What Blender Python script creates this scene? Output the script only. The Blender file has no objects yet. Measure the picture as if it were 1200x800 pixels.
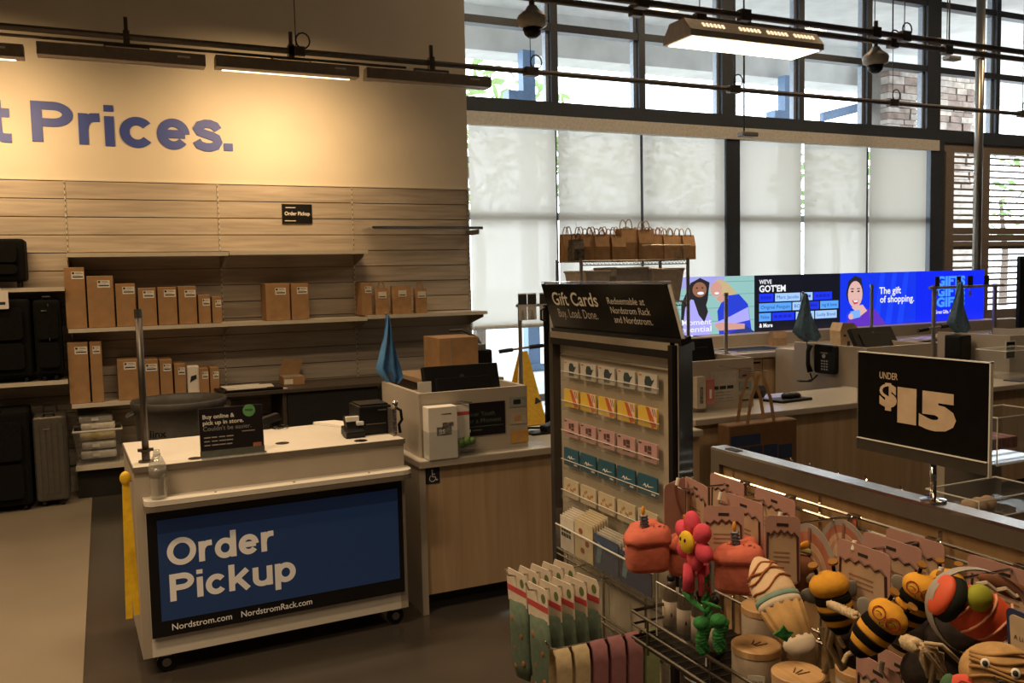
import bpy, bmesh, math, random
from mathutils import Vector, Matrix
random.seed(7)
C = bpy.context.scene.collection
scene = bpy.context.scene
V = Vector
R = math.radians
# ---------------------------------------------------------------- camera
H = 1.6; FPX = 1040.53; YAW, PIT, ROLL = 0.436513, 0.0742365, -0.0213869
_fw = V((math.sin(YAW)*math.cos(PIT), math.cos(YAW)*math.cos(PIT), -math.sin(PIT)))
_rt = V((math.cos(YAW), -math.sin(YAW), 0)); _up = _rt.cross(_fw)
_c, _s = math.cos(ROLL), math.sin(ROLL)
RT = _c*_rt + _s*_up; UP = -_s*_rt + _c*_up; FW = _fw
cam = bpy.data.cameras.new('camera'); cam.sensor_width = 36; cam.lens = FPX/1200*36; cam.clip_start = .05
camo = bpy.data.objects.new('camera', cam); C.objects.link(camo)
M = Matrix((( RT.x, UP.x, -FW.x, 0), (RT.y, UP.y, -FW.y, 0), (RT.z, UP.z, -FW.z, H), (0, 0, 0, 1)))
camo.matrix_world = M; scene.camera = camo
CAM = V((0, 0, H))
def ray(x, y): return RT*((x-600)/FPX) - UP*((y-400)/FPX) + FW
def PX(x, y, X): d = ray(x, y); return CAM + d*(X/d.x)
def PY(x, y, Y): d = ray(x, y); return CAM + d*(Y/d.y)
def PZ(x, y, Z): d = ray(x, y); return CAM + d*((Z-H)/d.z)
def PD(x, y, D): return CAM + ray(x, y)*D
# ---------------------------------------------------------------- world, light, exposure
w = bpy.data.worlds.new('sky'); scene.world = w; w.use_nodes = True
nt = w.node_tree; bg = nt.nodes['Background']
bg.inputs[0].default_value = (.86, .93, 1, 1); bg.inputs[1].default_value = 6.0
vs = scene.view_settings; vs.view_transform = 'Standard'; vs.look = 'None'; vs.exposure = 0.15; vs.gamma = 1; vs.use_curve_mapping = False
WARM = (1.0, .70, .40)
def area(name, loc, direction, sx, sy, power, color=WARM, spread=180, roll=None):
    L = bpy.data.lights.new(name, 'AREA'); L.shape = 'RECTANGLE'; L.size = sx; L.size_y = sy; L.energy = power; L.color = color; L.spread = R(spread)
    o = bpy.data.objects.new(name, L); C.objects.link(o); o.location = loc
    o.rotation_euler = V(direction).to_track_quat('-Z', 'Y').to_euler(); return o
# unseen pendant lights over the sales floor, without fixtures (the one in view is built further down)
for x, y, p in ((-2.4, 1.4, 30), (-.9, 2.3, 40), (-2.2, 5.0, 40), (.6, 4.4, 34), (.6, .6, 24), (4.6, 2.6, 12), (8.4, 2.8, 14)):  # the lamp over the near aisle is added to brighten the gift display
    area('pendant_lamp', (x, y, 3.7), (0, 0, -1), 1.2, .22, p, spread=135)
# unseen fill lamps added high along the storefront to lift valance and frames
for x in (5.4, 8.7, 12.0): area('storefront_fill_lamp', (x, 6.6, 5.9), (0, 0, -1), .5, .5, 45)
# ---------------------------------------------------------------- materials
MATS = {}
def mat(name, col, rough=.5, metal=0, noise=.06, scale=30, emit=None, estr=1, trans=0, alpha=1, stretch=None, bump=0, coat=0, spec=None):
    if name in MATS: return MATS[name]
    m = bpy.data.materials.new(name); m.use_nodes = True; n = m.node_tree; b = n.nodes['Principled BSDF']
    b.inputs['Roughness'].default_value = rough; b.inputs['Metallic'].default_value = metal
    b.inputs['Base Color'].default_value = (*col, 1)
    if spec is not None: b.inputs['Specular IOR Level'].default_value = spec
    if noise or bump:
        tc = n.nodes.new('ShaderNodeTexCoord'); mp = n.nodes.new('ShaderNodeMapping'); n.links.new(tc.outputs['Object'], mp.inputs[0])
        if stretch: mp.inputs['Scale'].default_value = stretch
        t = n.nodes.new('ShaderNodeTexNoise'); t.inputs['Scale'].default_value = scale; t.inputs['Detail'].default_value = 4
        n.links.new(mp.outputs[0], t.inputs[0])
        if noise:
            r = n.nodes.new('ShaderNodeValToRGB'); r.color_ramp.elements[0].position = .3; r.color_ramp.elements[1].position = .7
            r.color_ramp.elements[0].color = (*[max(0, c*(1-noise*2)) for c in col], 1); r.color_ramp.elements[1].color = (*[min(1, c*(1+noise*2)) for c in col], 1)
            n.links.new(t.outputs[0], r.inputs[0]); n.links.new(r.outputs[0], b.inputs['Base Color'])
        if bump:
            bp = n.nodes.new('ShaderNodeBump'); bp.inputs['Strength'].default_value = bump; bp.inputs['Distance'].default_value = .01
            n.links.new(t.outputs[0], bp.inputs['Height']); n.links.new(bp.outputs[0], b.inputs['Normal'])
    if emit: b.inputs['Emission Color'].default_value = (*emit, 1); b.inputs['Emission Strength'].default_value = estr
    if trans: b.inputs['Transmission Weight'].default_value = trans
    if coat: b.inputs['Coat Weight'].default_value = coat
    MATS[name] = m; return m
def clear_mat(name, tint, gloss=.08, rough=.02, body=0, bodycol=(.8, .8, .8), edge=.7):
    """thin clear plastic or glass: transparent with a fresnel sheen and a little haze"""
    m = bpy.data.materials.new(name); m.use_nodes = True; n = m.node_tree; n.nodes.clear()
    o = n.nodes.new('ShaderNodeOutputMaterial'); t = n.nodes.new('ShaderNodeBsdfTransparent'); t.inputs[0].default_value = (*tint, 1)
    g = n.nodes.new('ShaderNodeBsdfGlossy'); g.inputs['Roughness'].default_value = rough
    lw = n.nodes.new('ShaderNodeLayerWeight'); lw.inputs[0].default_value = .5; fp = n.nodes.new('ShaderNodeMath'); fp.operation = 'POWER'; fp.inputs[1].default_value = 4.5; n.links.new(lw.outputs['Facing'], fp.inputs[0])
    fr = n.nodes.new('ShaderNodeMath'); fr.operation = 'MULTIPLY'; fr.inputs[1].default_value = edge; n.links.new(fp.outputs[0], fr.inputs[0])
    ad = n.nodes.new('ShaderNodeMath'); ad.operation = 'ADD'; ad.inputs[1].default_value = gloss; n.links.new(fr.outputs[0], ad.inputs[0])
    tx = n.nodes.new('ShaderNodeTexNoise'); tx.inputs['Scale'].default_value = 8
    ml = n.nodes.new('ShaderNodeMath'); ml.operation = 'MULTIPLY_ADD'; ml.inputs[1].default_value = .04; n.links.new(tx.outputs[0], ml.inputs[0]); n.links.new(ad.outputs[0], ml.inputs[2])
    mx = n.nodes.new('ShaderNodeMixShader'); n.links.new(ml.outputs[0], mx.inputs[0]); n.links.new(t.outputs[0], mx.inputs[1]); n.links.new(g.outputs[0], mx.inputs[2])
    out = mx
    if body:
        d = n.nodes.new('ShaderNodeBsdfDiffuse'); d.inputs[0].default_value = (*bodycol, 1)
        m2 = n.nodes.new('ShaderNodeMixShader'); m2.inputs[0].default_value = body; n.links.new(mx.outputs[0], m2.inputs[1]); n.links.new(d.outputs[0], m2.inputs[2]); out = m2
    n.links.new(out.outputs[0], o.inputs[0]); MATS[name] = m; return m
def shade_mat():
    m = bpy.data.materials.new('roller_shade_weave'); m.use_nodes = True; n = m.node_tree; n.nodes.clear()
    o = n.nodes.new('ShaderNodeOutputMaterial'); t = n.nodes.new('ShaderNodeBsdfTransparent'); t.inputs[0].default_value = (1, 1, 1, 1)
    tl = n.nodes.new('ShaderNodeBsdfTranslucent'); tl.inputs[0].default_value = (.66, .63, .56, 1)
    d = n.nodes.new('ShaderNodeBsdfDiffuse'); d.inputs[0].default_value = (.62, .6, .55, 1)
    tc = n.nodes.new('ShaderNodeTexCoord'); tx = n.nodes.new('ShaderNodeTexNoise'); tx.inputs['Scale'].default_value = 250; n.links.new(tc.outputs['Object'], tx.inputs[0])
    a = n.nodes.new('ShaderNodeMixShader'); a.inputs[0].default_value = .5; n.links.new(tl.outputs[0], a.inputs[1]); n.links.new(d.outputs[0], a.inputs[2])
    ma = n.nodes.new('ShaderNodeMath'); ma.operation = 'MULTIPLY_ADD'; ma.inputs[1].default_value = .014; ma.inputs[2].default_value = .014; n.links.new(tx.outputs[0], ma.inputs[0])
    b = n.nodes.new('ShaderNodeMixShader'); n.links.new(ma.outputs[0], b.inputs[0]); n.links.new(a.outputs[0], b.inputs[1]); n.links.new(t.outputs[0], b.inputs[2])
    n.links.new(b.outputs[0], o.inputs[0]); return m
def wood_mat(name, c0, c1, stretch, scale=3, rough=.5):
    m = bpy.data.materials.new(name); m.use_nodes = True; n = m.node_tree; b = n.nodes['Principled BSDF']; b.inputs['Roughness'].default_value = rough
    g = n.nodes.new('ShaderNodeNewGeometry'); mp = n.nodes.new('ShaderNodeMapping'); mp.inputs['Scale'].default_value = stretch; n.links.new(g.outputs['Position'], mp.inputs[0])
    t = n.nodes.new('ShaderNodeTexNoise'); t.inputs['Scale'].default_value = scale; t.inputs['Detail'].default_value = 6; t.inputs['Distortion'].default_value = .6; n.links.new(mp.outputs[0], t.inputs[0])
    r = n.nodes.new('ShaderNodeValToRGB'); r.color_ramp.elements[0].position = .32; r.color_ramp.elements[1].position = .68
    r.color_ramp.elements[0].color = (*c0, 1); r.color_ramp.elements[1].color = (*c1, 1); n.links.new(t.outputs[0], r.inputs[0]); n.links.new(r.outputs[0], b.inputs['Base Color'])
    MATS[name] = m; return m
def glow(name, col, s=1):
    return mat(name, (.02, .02, .02), .3, noise=0, emit=col, estr=s)
paint = mat('cream_wall_paint', (.70, .64, .53), .75, scale=3, noise=.02)
plank_m = wood_mat('taupe_plank_laminate', (.36, .31, .26), (.53, .465, .39), (.6, 1, 9), 3, .55)
maple = wood_mat('maple_laminate', (.42, .29, .17), (.52, .37, .23), (9, 9, .5), 3, .45)
greige = mat('greige_laminate', (.42, .37, .31), .5, noise=.02, scale=8)
white_lam = mat('white_laminate', (.72, .68, .62), .4, noise=.01)
edge_m = mat('taupe_edge_band', (.16, .135, .11), .5, noise=.02)
kraft = mat('kraft_board', (.36, .21, .10), .75, noise=.06, scale=14)
kraft2 = mat('kraft_paper', (.40, .235, .115), .75, noise=.08, scale=20)
label_m = mat('white_label_paper', (.75, .72, .66), .7, noise=.02)
black = mat('black_plastic', (.006, .006, .0065), .42, noise=.1, spec=.3)
blackm = mat('black_matte', (.010, .010, .010), .75, noise=.1)
blackfab = mat('black_nylon', (.006, .006, .006), .85, noise=.2, scale=80, bump=.1, spec=.15)
chrome = mat('chrome', (.72, .71, .69), .12, 1, noise=.02)
steel = mat('brushed_steel', (.45, .43, .40), .32, 1, noise=.05, stretch=(1, 1, 30))
darksteel = mat('dark_steel', (.10, .09, .085), .4, .8, noise=.05)
greymetal = mat('grey_enamel', (.26, .25, .24), .45, .3, noise=.03)
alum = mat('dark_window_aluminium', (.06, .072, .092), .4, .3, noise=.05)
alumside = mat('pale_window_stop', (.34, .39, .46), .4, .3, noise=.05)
white_p = mat('white_paper', (.78, .75, .70), .7, noise=.015)
ink = mat('black_ink', (.015, .015, .015), .6, noise=.05)
shade_m = shade_mat()
def leaf_mat(name, c):
    m = bpy.data.materials.new(name); m.use_nodes = True; n = m.node_tree; n.nodes.clear(); o = n.nodes.new('ShaderNodeOutputMaterial')
    t = n.nodes.new('ShaderNodeTexNoise'); t.inputs['Scale'].default_value = 3; r = n.nodes.new('ShaderNodeValToRGB'); r.color_ramp.elements[0].color = (c[0]*.7, c[1]*.7, c[2]*.7, 1); r.color_ramp.elements[1].color = (c[0]*1.3, c[1]*1.3, c[2]*1.3, 1); n.links.new(t.outputs[0], r.inputs[0])
    a = n.nodes.new('ShaderNodeBsdfDiffuse'); b = n.nodes.new('ShaderNodeBsdfTranslucent'); mx = n.nodes.new('ShaderNodeMixShader')
    for q in (a, b): n.links.new(r.outputs[0], q.inputs[0])
    n.links.new(a.outputs[0], mx.inputs[1]); n.links.new(b.outputs[0], mx.inputs[2]); n.links.new(mx.outputs[0], o.inputs[0]); return m
glass = clear_mat('window_glass', (.97, .99, .99), .01)
acryl = clear_mat('clear_acrylic', (.93, .94, .94), .07, body=.05)
clearthin = clear_mat('thin_clear_plastic', (.97, .97, .96), 0, .05, body=.03, bodycol=(.6, .56, .5), edge=.3)
acryl_edge = mat('acrylic_edge', (.75, .75, .72), .25, noise=.02)
poly_m = clear_mat('polybag_film', (.85, .86, .86), .12, .25, body=.25, bodycol=(.5, .5, .48))
shelf_m = mat('shelf_cream_enamel', (.62, .57, .48), .45, noise=.02)
shelf_dark = mat('shelf_underside', (.30, .27, .23), .6, noise=.03)
# ---------------------------------------------------------------- mesh helpers
WM = {}
class MB:
    def __init__(s): s.v = []; s.f = []
    def add(s, vs, fs):
        b = len(s.v); s.v += [V(v) for v in vs]; s.f += [tuple(i+b for i in f) for f in fs]; return s
    def box(s, a, b):
        x0, y0, z0 = [min(a[i], b[i]) for i in range(3)]; x1, y1, z1 = [max(a[i], b[i]) for i in range(3)]
        return s.add([(x0, y0, z0), (x1, y0, z0), (x1, y1, z0), (x0, y1, z0), (x0, y0, z1), (x1, y0, z1), (x1, y1, z1), (x0, y1, z1)],
                     [(0, 3, 2, 1), (4, 5, 6, 7), (0, 1, 5, 4), (1, 2, 6, 5), (2, 3, 7, 6), (3, 0, 4, 7)])
    def obox(s, c, ax, ay, az):   # oriented box: centre and half-axis vectors
        c = V(c); vs = [c+ax*i+ay*j+az*k for k in (-1, 1) for i, j in ((-1, -1), (1, -1), (1, 1), (-1, 1))]
        return s.add(vs, [(0, 3, 2, 1), (4, 5, 6, 7), (0, 1, 5, 4), (1, 2, 6, 5), (2, 3, 7, 6), (3, 0, 4, 7)])
    def tube(s, pts, r, seg=8, closed=False):
        pts = [V(p) for p in pts]; n = len(pts); rings = []; prev = None
        for i, p in enumerate(pts):
            d = (pts[(i+1) % n]-pts[i-1]) if closed else (pts[min(i+1, n-1)]-pts[max(i-1, 0)])
            d.normalize()
            if prev is None: a = d.orthogonal().normalized()
            else: a = (prev-d*prev.dot(d)); a = a.normalized() if a.length > 1e-6 else d.orthogonal().normalized()
            prev = a; b = d.cross(a); rr = r[i] if isinstance(r, (list, tuple)) else r
            rings.append([p+(a*math.cos(t)+b*math.sin(t))*rr for t in [2*math.pi*k/seg for k in range(seg)]])
        vs = [q for ring in rings for q in ring]; fs = []
        for i in range(n if closed else n-1):
            j = (i+1) % n
            for k in range(seg): fs.append((i*seg+k, i*seg+(k+1) % seg, j*seg+(k+1) % seg, j*seg+k))
        if not closed: fs += [tuple(range(seg-1, -1, -1)), tuple((n-1)*seg+k for k in range(seg))]
        return s.add(vs, fs)
    def lathe(s, prof, o, axis=(0, 0, 1), seg=20, flat=1.0, ref=None, ridge=None):
        axis = V(axis).normalized(); a = V(ref) if ref is not None else axis.orthogonal(); a = (a-axis*a.dot(axis)).normalized(); b = axis.cross(a); vs = []; fs = []
        for t, r in prof:
            for k in range(seg):
                th = 2*math.pi*k/seg; rr = r*(ridge(k) if ridge else 1)
                vs.append(V(o)+axis*t+(a*math.cos(th)+b*math.sin(th)*flat)*rr)
        n = len(prof)
        for i in range(n-1):
            for k in range(seg): fs.append((i*seg+k, i*seg+(k+1) % seg, (i+1)*seg+(k+1) % seg, (i+1)*seg+k))
        if prof[0][1] > 1e-5: fs.append(tuple(range(seg-1, -1, -1)))
        if prof[-1][1] > 1e-5: fs.append(tuple((n-1)*seg+k for k in range(seg)))
        return s.add(vs, fs)
    def ell(s, c, rx, ry, rz, B=None, seg=14, rings=9):
        B = B or (V((1, 0, 0)), V((0, 1, 0)), V((0, 0, 1))); c = V(c); vs = []; fs = []
        for i in range(rings+1):
            ph = math.pi*i/rings
            for k in range(seg):
                th = 2*math.pi*k/seg
                vs.append(c+B[0]*rx*math.sin(ph)*math.cos(th)+B[1]*ry*math.sin(ph)*math.sin(th)+B[2]*rz*math.cos(ph))
        for i in range(rings):
            for k in range(seg): fs.append((i*seg+k, (i+1)*seg+k, (i+1)*seg+(k+1) % seg, i*seg+(k+1) % seg))
        return s.add(vs, fs)
    def prism(s, pts, off):       # polygon swept by off
        pts = [V(p) for p in pts]; n = len(pts); off = V(off)
        return s.add(pts+[p+off for p in pts], [tuple(range(n-1, -1, -1)), tuple(range(n, 2*n))]+[(i, (i+1) % n, n+(i+1) % n, n+i) for i in range(n)])
    def poly(s, pts): return s.add(pts, [tuple(range(len(pts)))])
    def build(s, name, m, parent=None, bevel=0, smooth=False, sub=0, seg=2):
        bm = bmesh.new(); Mi = WM[parent.name].inverted() if parent is not None else None
        for v in s.v: bm.verts.new(Mi @ v if Mi is not None else v)
        bm.verts.ensure_lookup_table()
        for f in s.f:
            try: bm.faces.new([bm.verts[i] for i in f])
            except ValueError: pass
        bmesh.ops.remove_doubles(bm, verts=bm.verts, dist=1e-6)
        bmesh.ops.recalc_face_normals(bm, faces=bm.faces)
        if bevel: bmesh.ops.bevel(bm, geom=bm.edges[:], offset=bevel, segments=seg, affect='EDGES', profile=.6, clamp_overlap=True)
        if sub:
            bmesh.ops.subdivide_edges(bm, edges=bm.edges[:], cuts=sub, use_grid_fill=True)
        me = bpy.data.meshes.new(name); bm.to_mesh(me); bm.free()
        if smooth:
            for p in me.polygons: p.use_smooth = True
        me.materials.append(m); o = bpy.data.objects.new(name, me); C.objects.link(o)
        if parent is not None: o.parent = parent; WM[o.name] = WM[parent.name]
        else: WM[o.name] = Matrix.Identity(4)
        return o
def B_(a, b): return MB().box(a, b)
def thing(name, label, cat, loc=(0, 0, 0), group=None, rotz=0):
    o = bpy.data.objects.new(name, None); C.objects.link(o); o.empty_display_size = .05
    o.location = loc; o.rotation_euler = (0, 0, rotz); WM[o.name] = Matrix.Translation(V(loc)) @ Matrix.Rotation(rotz, 4, 'Z')
    o['label'] = label; o['category'] = cat
    if group: o['group'] = group
    return o
def tag(o, label, cat, group=None):
    o['label'] = label; o['category'] = cat
    if group: o['group'] = group
    return o
def struct(o): o['kind'] = 'structure'; return o
def sthing(name, loc=(0, 0, 0)):
    o = bpy.data.objects.new(name, None); C.objects.link(o); o.location = loc; WM[o.name] = Matrix.Translation(V(loc)); o['kind'] = 'structure'; return o
ORD = ['first', 'second', 'third', 'fourth', 'fifth', 'sixth', 'seventh', 'eighth', 'ninth', 'tenth', 'eleventh', 'twelfth', 'thirteenth', 'fourteenth', 'fifteenth', 'sixteenth']
class Fr:                          # a plane to draw on: origin, unit right, unit up; normal points to the viewer
    def __init__(s, o, u, v): s.o = V(o); s.u = V(u).normalized(); s.v = V(v).normalized(); s.n = s.u.cross(s.v)
    def p(s, a, b, k=0): return s.o+s.u*a+s.v*b+s.n*k
    def rect(s, a0, b0, a1, b1, k0=0, k1=.001): return MB().prism([s.p(a0, b0, k0), s.p(a1, b0, k0), s.p(a1, b1, k0), s.p(a0, b1, k0)], s.n*(k1-k0))
    def shape(s, pts, k0=0, k1=.001): return MB().prism([s.p(a, b, k0) for a, b in pts], s.n*(k1-k0))
    def rrect(s, a0, b0, a1, b1, r, k0=0, k1=.001, n=4):
        pts = []
        for cx, cy, t0 in ((a1-r, b1-r, 0), (a0+r, b1-r, 90), (a0+r, b0+r, 180), (a1-r, b0+r, 270)):
            for i in range(n+1): t = R(t0+90*i/n); pts.append((cx+r*math.cos(t), cy+r*math.sin(t)))
        return s.shape(pts, k0, k1)
    def disc(s, a, b, r, k0=0, k1=.001, n=16, ry=None):
        ry = ry or r; return s.shape([(a+r*math.cos(2*math.pi*i/n), b+ry*math.sin(2*math.pi*i/n)) for i in range(n)], k0, k1)
_TC = {}
def glyphs(txt, bold):
    key = (txt, bold)
    if key in _TC: return _TC[key]
    cu = bpy.data.curves.new('t', 'FONT'); cu.body = txt; cu.size = 1; cu.offset = bold; cu.resolution_u = 3; cu.space_line = 1.0
    ob = bpy.data.objects.new('t', cu); C.objects.link(ob); dg = bpy.context.evaluated_depsgraph_get()
    me = bpy.data.meshes.new_from_object(ob.evaluated_get(dg)); vs = [v.co.copy() for v in me.vertices]; fs = [tuple(p.vertices) for p in me.polygons]
    bpy.data.objects.remove(ob); bpy.data.curves.remove(cu); bpy.data.meshes.remove(me); _TC[key] = (vs, fs); return vs, fs
def text(txt, F, a, b, h, m, parent, name='lettering', bold=.02, width=None, k=.002, top=None):
    """flat lettering on frame F: left edge a, baseline b, capital height h, optional total width"""
    vs, fs = glyphs(txt, bold)
    if not vs: return None
    x0 = min(v.x for v in vs); x1 = max(v.x for v in vs); s = h/(.69+2*bold); sx = width/(x1-x0) if width else s
    mb = MB(); mb.v = [F.p(a+(v.x-x0)*sx, b+(v.y+bold)*s, k) for v in vs]; mb.f = fs
    Mi = WM[parent.name].inverted(); me = bpy.data.meshes.new(name); me.from_pydata([Mi @ v for v in mb.v], [], fs); me.update()
    me.materials.append(m); o = bpy.data.objects.new(name, me); C.objects.link(o); o.parent = parent; WM[o.name] = WM[parent.name]; return o

# bold grotesque capitals and lower case for the big lettering, drawn as strokes (cap height 1)
GW = .205; GX = .745
def _arc(cx, cy, rx, ry, a0, a1, n=18): return [(cx+rx*math.cos(R(a0+(a1-a0)*i/n)), cy+ry*math.sin(R(a0+(a1-a0)*i/n))) for i in range(n+1)]
_h = GW/2; _xm = GX/2; _rx = .36-_h; _ry = GX/2-_h+.012
GROT = {
 'O': (.98, [_arc(.49, .5, .49-_h, .51-_h, 0, 360, 32)]),
 'P': (.80, [[(_h, 0), (_h, 1)], [(_h, 1-_h), (.42, 1-_h)]+_arc(.42, .69, .38-_h, .31-_h, 90, -90, 14)+[(_h, .38+_h)]]),
 'r': (.46, [[(_h, 0), (_h, GX)], [(_h, .34), (.13, .50), (.20, .60), (.30, .655), (.46, .66)]]),
 'd': (.76, [[(.76-_h, 0), (.76-_h, 1)], _arc(.37, _xm, _rx, _ry, 0, 360, 28)]),
 'e': (.72, [_arc(.36, _xm, _rx, _ry, 0, 322, 28), [(_h*.9, _xm), (.72-_h, _xm)]]),
 'i': (GW, [[(_h, 0), (_h, GX)], [(_h, .86), (_h, 1.02)]]),
 'c': (.70, [_arc(.36, _xm, _rx, _ry, 38, 322, 26)]),
 'k': (.74, [[(_h, 0), (_h, 1)], [(.12, .30), (.64, GX)], [(.30, .44), (.66, 0)]]),
 'u': (.70, [[(_h, GX), (_h, .30)]+_arc(.35, .30, .35-_h, .30-_h+.01, 180, 360, 14)[1:]+[(.70-_h, GX)], [(.70-_h, .3), (.70-_h, 0)]]),
 'p': (.76, [[(_h, -.26), (_h, GX)], _arc(.39, _xm, _rx, _ry, 0, 360, 28)]),
 's': (.66, [[(.585, .52), (.52, .62), (.40, .665), (.28, .665), (.15, .62), (.10, .54), (.15, .455), (.28, .41), (.42, .37), (.54, .315), (.575, .22), (.52, .125), (.40, .082), (.27, .082), (.13, .13), (.065, .235)]]),
 't': (.48, [[(.20, .95), (.20, .24)]+_arc(.36, .24, .16, .16, 180, 270, 8)[1:]+[(.48, .08)], [(0, GX-_h*.85), (.46, GX-_h*.85)]]),
 '.': (GW, [[(_h, 0), (_h, GW)]]),
}
def strokes(ch, fmap, n, depth):
    """mesh of one glyph: fmap maps glyph x, y to world; depth is extruded along n"""
    mb = MB()
    for si, pts in enumerate(GROT[ch][1]):
        P = []
        for p in pts:
            p = Vector(p).to_2d()
            if not P or (p-P[-1]).length > 1e-4: P.append(p)
        closed = (P[0]-P[-1]).length < 1e-4
        if closed: P = P[:-1]
        m = len(P); Ls = []; Rs = []
        for i in range(m):
            if closed: a, b = P[i-1], P[(i+1) % m]; d0 = (P[i]-a).normalized(); d1 = (b-P[i]).normalized()
            else: d0 = (P[i]-P[i-1]).normalized() if i else (P[1]-P[0]).normalized(); d1 = (P[i+1]-P[i]).normalized() if i < m-1 else d0
            t = (d0+d1).normalized(); nn = Vector((-t.y, t.x)); k = _h/max(.5, nn.dot(Vector((-d1.y, d1.x)))); Ls.append(P[i]+nn*k); Rs.append(P[i]-nn*k)
        for i in range(m if closed else m-1):
            j = (i+1) % m; e = n*(depth*.12*si); mb.prism([fmap(*Ls[i])+e, fmap(*Rs[i])+e, fmap(*Rs[j])+e, fmap(*Ls[j])+e], n*depth)
    return mb
def word(txt, F, a, b, h, width, m, parent, gap=.085, k=.002):
    tot = sum(GROT[c][0] for c in txt)+gap*(len(txt)-1); sx = width/tot; x = 0
    for c in txt:
        strokes(c, lambda u, v, x=x: F.p(a+(x+u)*sx, b+v*h, k), F.n, .0006).build('letter', m, parent); x += GROT[c][0]+gap
# ================================================================= SETTING
YW = 7.6; XE = 3.14; YG = 9.5; ZC = 6.0
floor_m = mat('dark_polished_floor', (.062, .053, .045), .17, noise=.12, scale=1.2)
aisle_m = mat('beige_vinyl_floor', (.265, .222, .17), .33, noise=.03, scale=2)
struct(B_((-.30, -9, -.1), (16, YG+.1, 0)).build('floor', floor_m))
struct(MB().prism([(-7, -9, .002), (-.22, -9, .002), (-.10, YW, .002), (-7, YW, .002)], (0, 0, -.1)).build('floor_aisle', aisle_m))
ceil_m = mat('dark_open_ceiling', (.22, .21, .2), .8)
struct(B_((-7.2, -9.2, ZC), (16.2, YG+.2, ZC+.1)).build('ceiling', ceil_m))
wall_far = mat('grey_side_wall', (.36, .33, .29), .8, scale=3)
struct(B_((-7.2, -9.2, 0), (-7, YG, ZC)).build('wall_side', wall_far))
struct(B_((-7, -9.2, 0), (16, -9, ZC)).build('wall_behind', wall_far))
struct(B_((16, -9.2, 0), (16.2, YG, ZC)).build('wall_right', wall_far))
wl = struct(MB().box((-7, YW, 0), (XE, YW+.12, ZC)).box((XE-.12, YW+.12, 0), (XE, YG, ZC)).build('wall_left', paint))
# taupe planks, each its own board, between slotted standards
stds = [-2.39, -1.283, -.175, .933, 2.04, 3.115]
pz = [2.387-.136*i for i in range(17)]
for j in range(len(stds)-1):
    for i in range(16):
        x0, x1 = stds[j]+.006, stds[j+1]-.006; g = .0035
        B_((x0, YW-.022+random.uniform(-.0015, .0015), pz[i+1]+g), (x1, YW, pz[i]-g)).build('plank', plank_m, wl)
groove = mat('plank_groove', (.22, .185, .15), .8)
B_((-2.39, YW-.006, .2), (XE-.005, YW, 2.38)).build('groove_backing', groove, wl)
for x in stds:
    s = B_((x-.005, YW-.03, .2), (x+.005, YW-.004, 2.385)).build('slotted_standard', shelf_m, wl)
    mb = MB()
    for k in range(50): mb.box((x-.0025, YW-.0312, .25+k*.043), (x+.0025, YW-.029, .268+k*.043))
    mb.build('slot', ink, s)
B_((-2.39, YW-.03, 2.387), (XE, YW, 2.395)).build('top_trim', shelf_m, wl)
# ----------------------------------------------------------------- window wall
def zx(x, y, Yp=YG): p = PY(x, y, Yp); return p.x, p.z
MX = [zx(549, 120)[0]-1.25, zx(648, 123)[0], zx(750, 130)[0], zx(851, 137)[0], zx(936, 143)[0], zx(1015, 148)[0], zx(1090, 153)[0], zx(1090, 153)[0]+1.4, zx(1090, 153)[0]+2.8, zx(1090, 153)[0]+4.2]
MX[0] = XE+.02
heavy = {3: .11, 6: .14}
ZS = 3.61; ZT = 4.50                # clerestory sill and transom
wu = sthing('window_1', (XE, YG, ZS))
for i, x in enumerate(MX):
    h = heavy.get(i, .045)
    B_((x-h, YG-.06, ZS), (x+h, YG+.10, ZC)).build('mullion', alum, wu)
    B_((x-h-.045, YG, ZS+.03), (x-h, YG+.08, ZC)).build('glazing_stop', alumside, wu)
for z, t in ((ZT, .045), (5.45, .045)):
    B_((XE, YG-.05, z-t), (16, YG+.08, z+t)).build('transom', alum, wu)
B_((XE, YG-.07, ZS-.16), (16, YG+.1, ZS+.02)).build('sill', alum, wu)
for i in range(len(MX)-1):
    for z0, z1 in ((ZS, ZT), (ZT, 5.45)):
        MB().poly([(MX[i], YG+.03, z0), (MX[i+1], YG+.03, z0), (MX[i+1], YG+.03, z1), (MX[i], YG+.03, z1)]).build('pane', glass, wu)
valance_m = mat('pale_shade_valance', (.74, .71, .65), .6)
w2 = sthing('window_2', (XE, YG, 0))
for i, x in enumerate(MX[:7]):
    h = heavy.get(i, .03)
    B_((x-h, YG-.02+(-.12 if i in heavy else 0), 0), (x+h, YG+.10, ZS-.16)).build('mullion', alum, w2)
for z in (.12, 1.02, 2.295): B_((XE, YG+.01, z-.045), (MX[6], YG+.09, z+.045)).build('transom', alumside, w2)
for i in range(6):
    for z0, z1 in ((.12, 1.02), (1.02, 2.295), (2.295, ZS-.16)):
        MB().poly([(MX[i], YG+.045, z0), (MX[i+1], YG+.045, z0), (MX[i+1], YG+.045, z1), (MX[i], YG+.045, z1)]).build('pane', glass, w2)
tr = struct(B_((XE, YG-.17, 3.30), (MX[6], YG-.08, 3.45)).build('trim_1', valance_m))
names = ['beside the taupe plank wall', 'second from the plank wall', 'left of the wide dark mullion', 'right of the wide dark mullion', 'fifth from the plank wall', 'rightmost, beside the louvred bay']
gx = [551, 652, 655, 751, 754, 849, 860, 939, 942, 1015, 1018.5, 1085]
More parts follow.
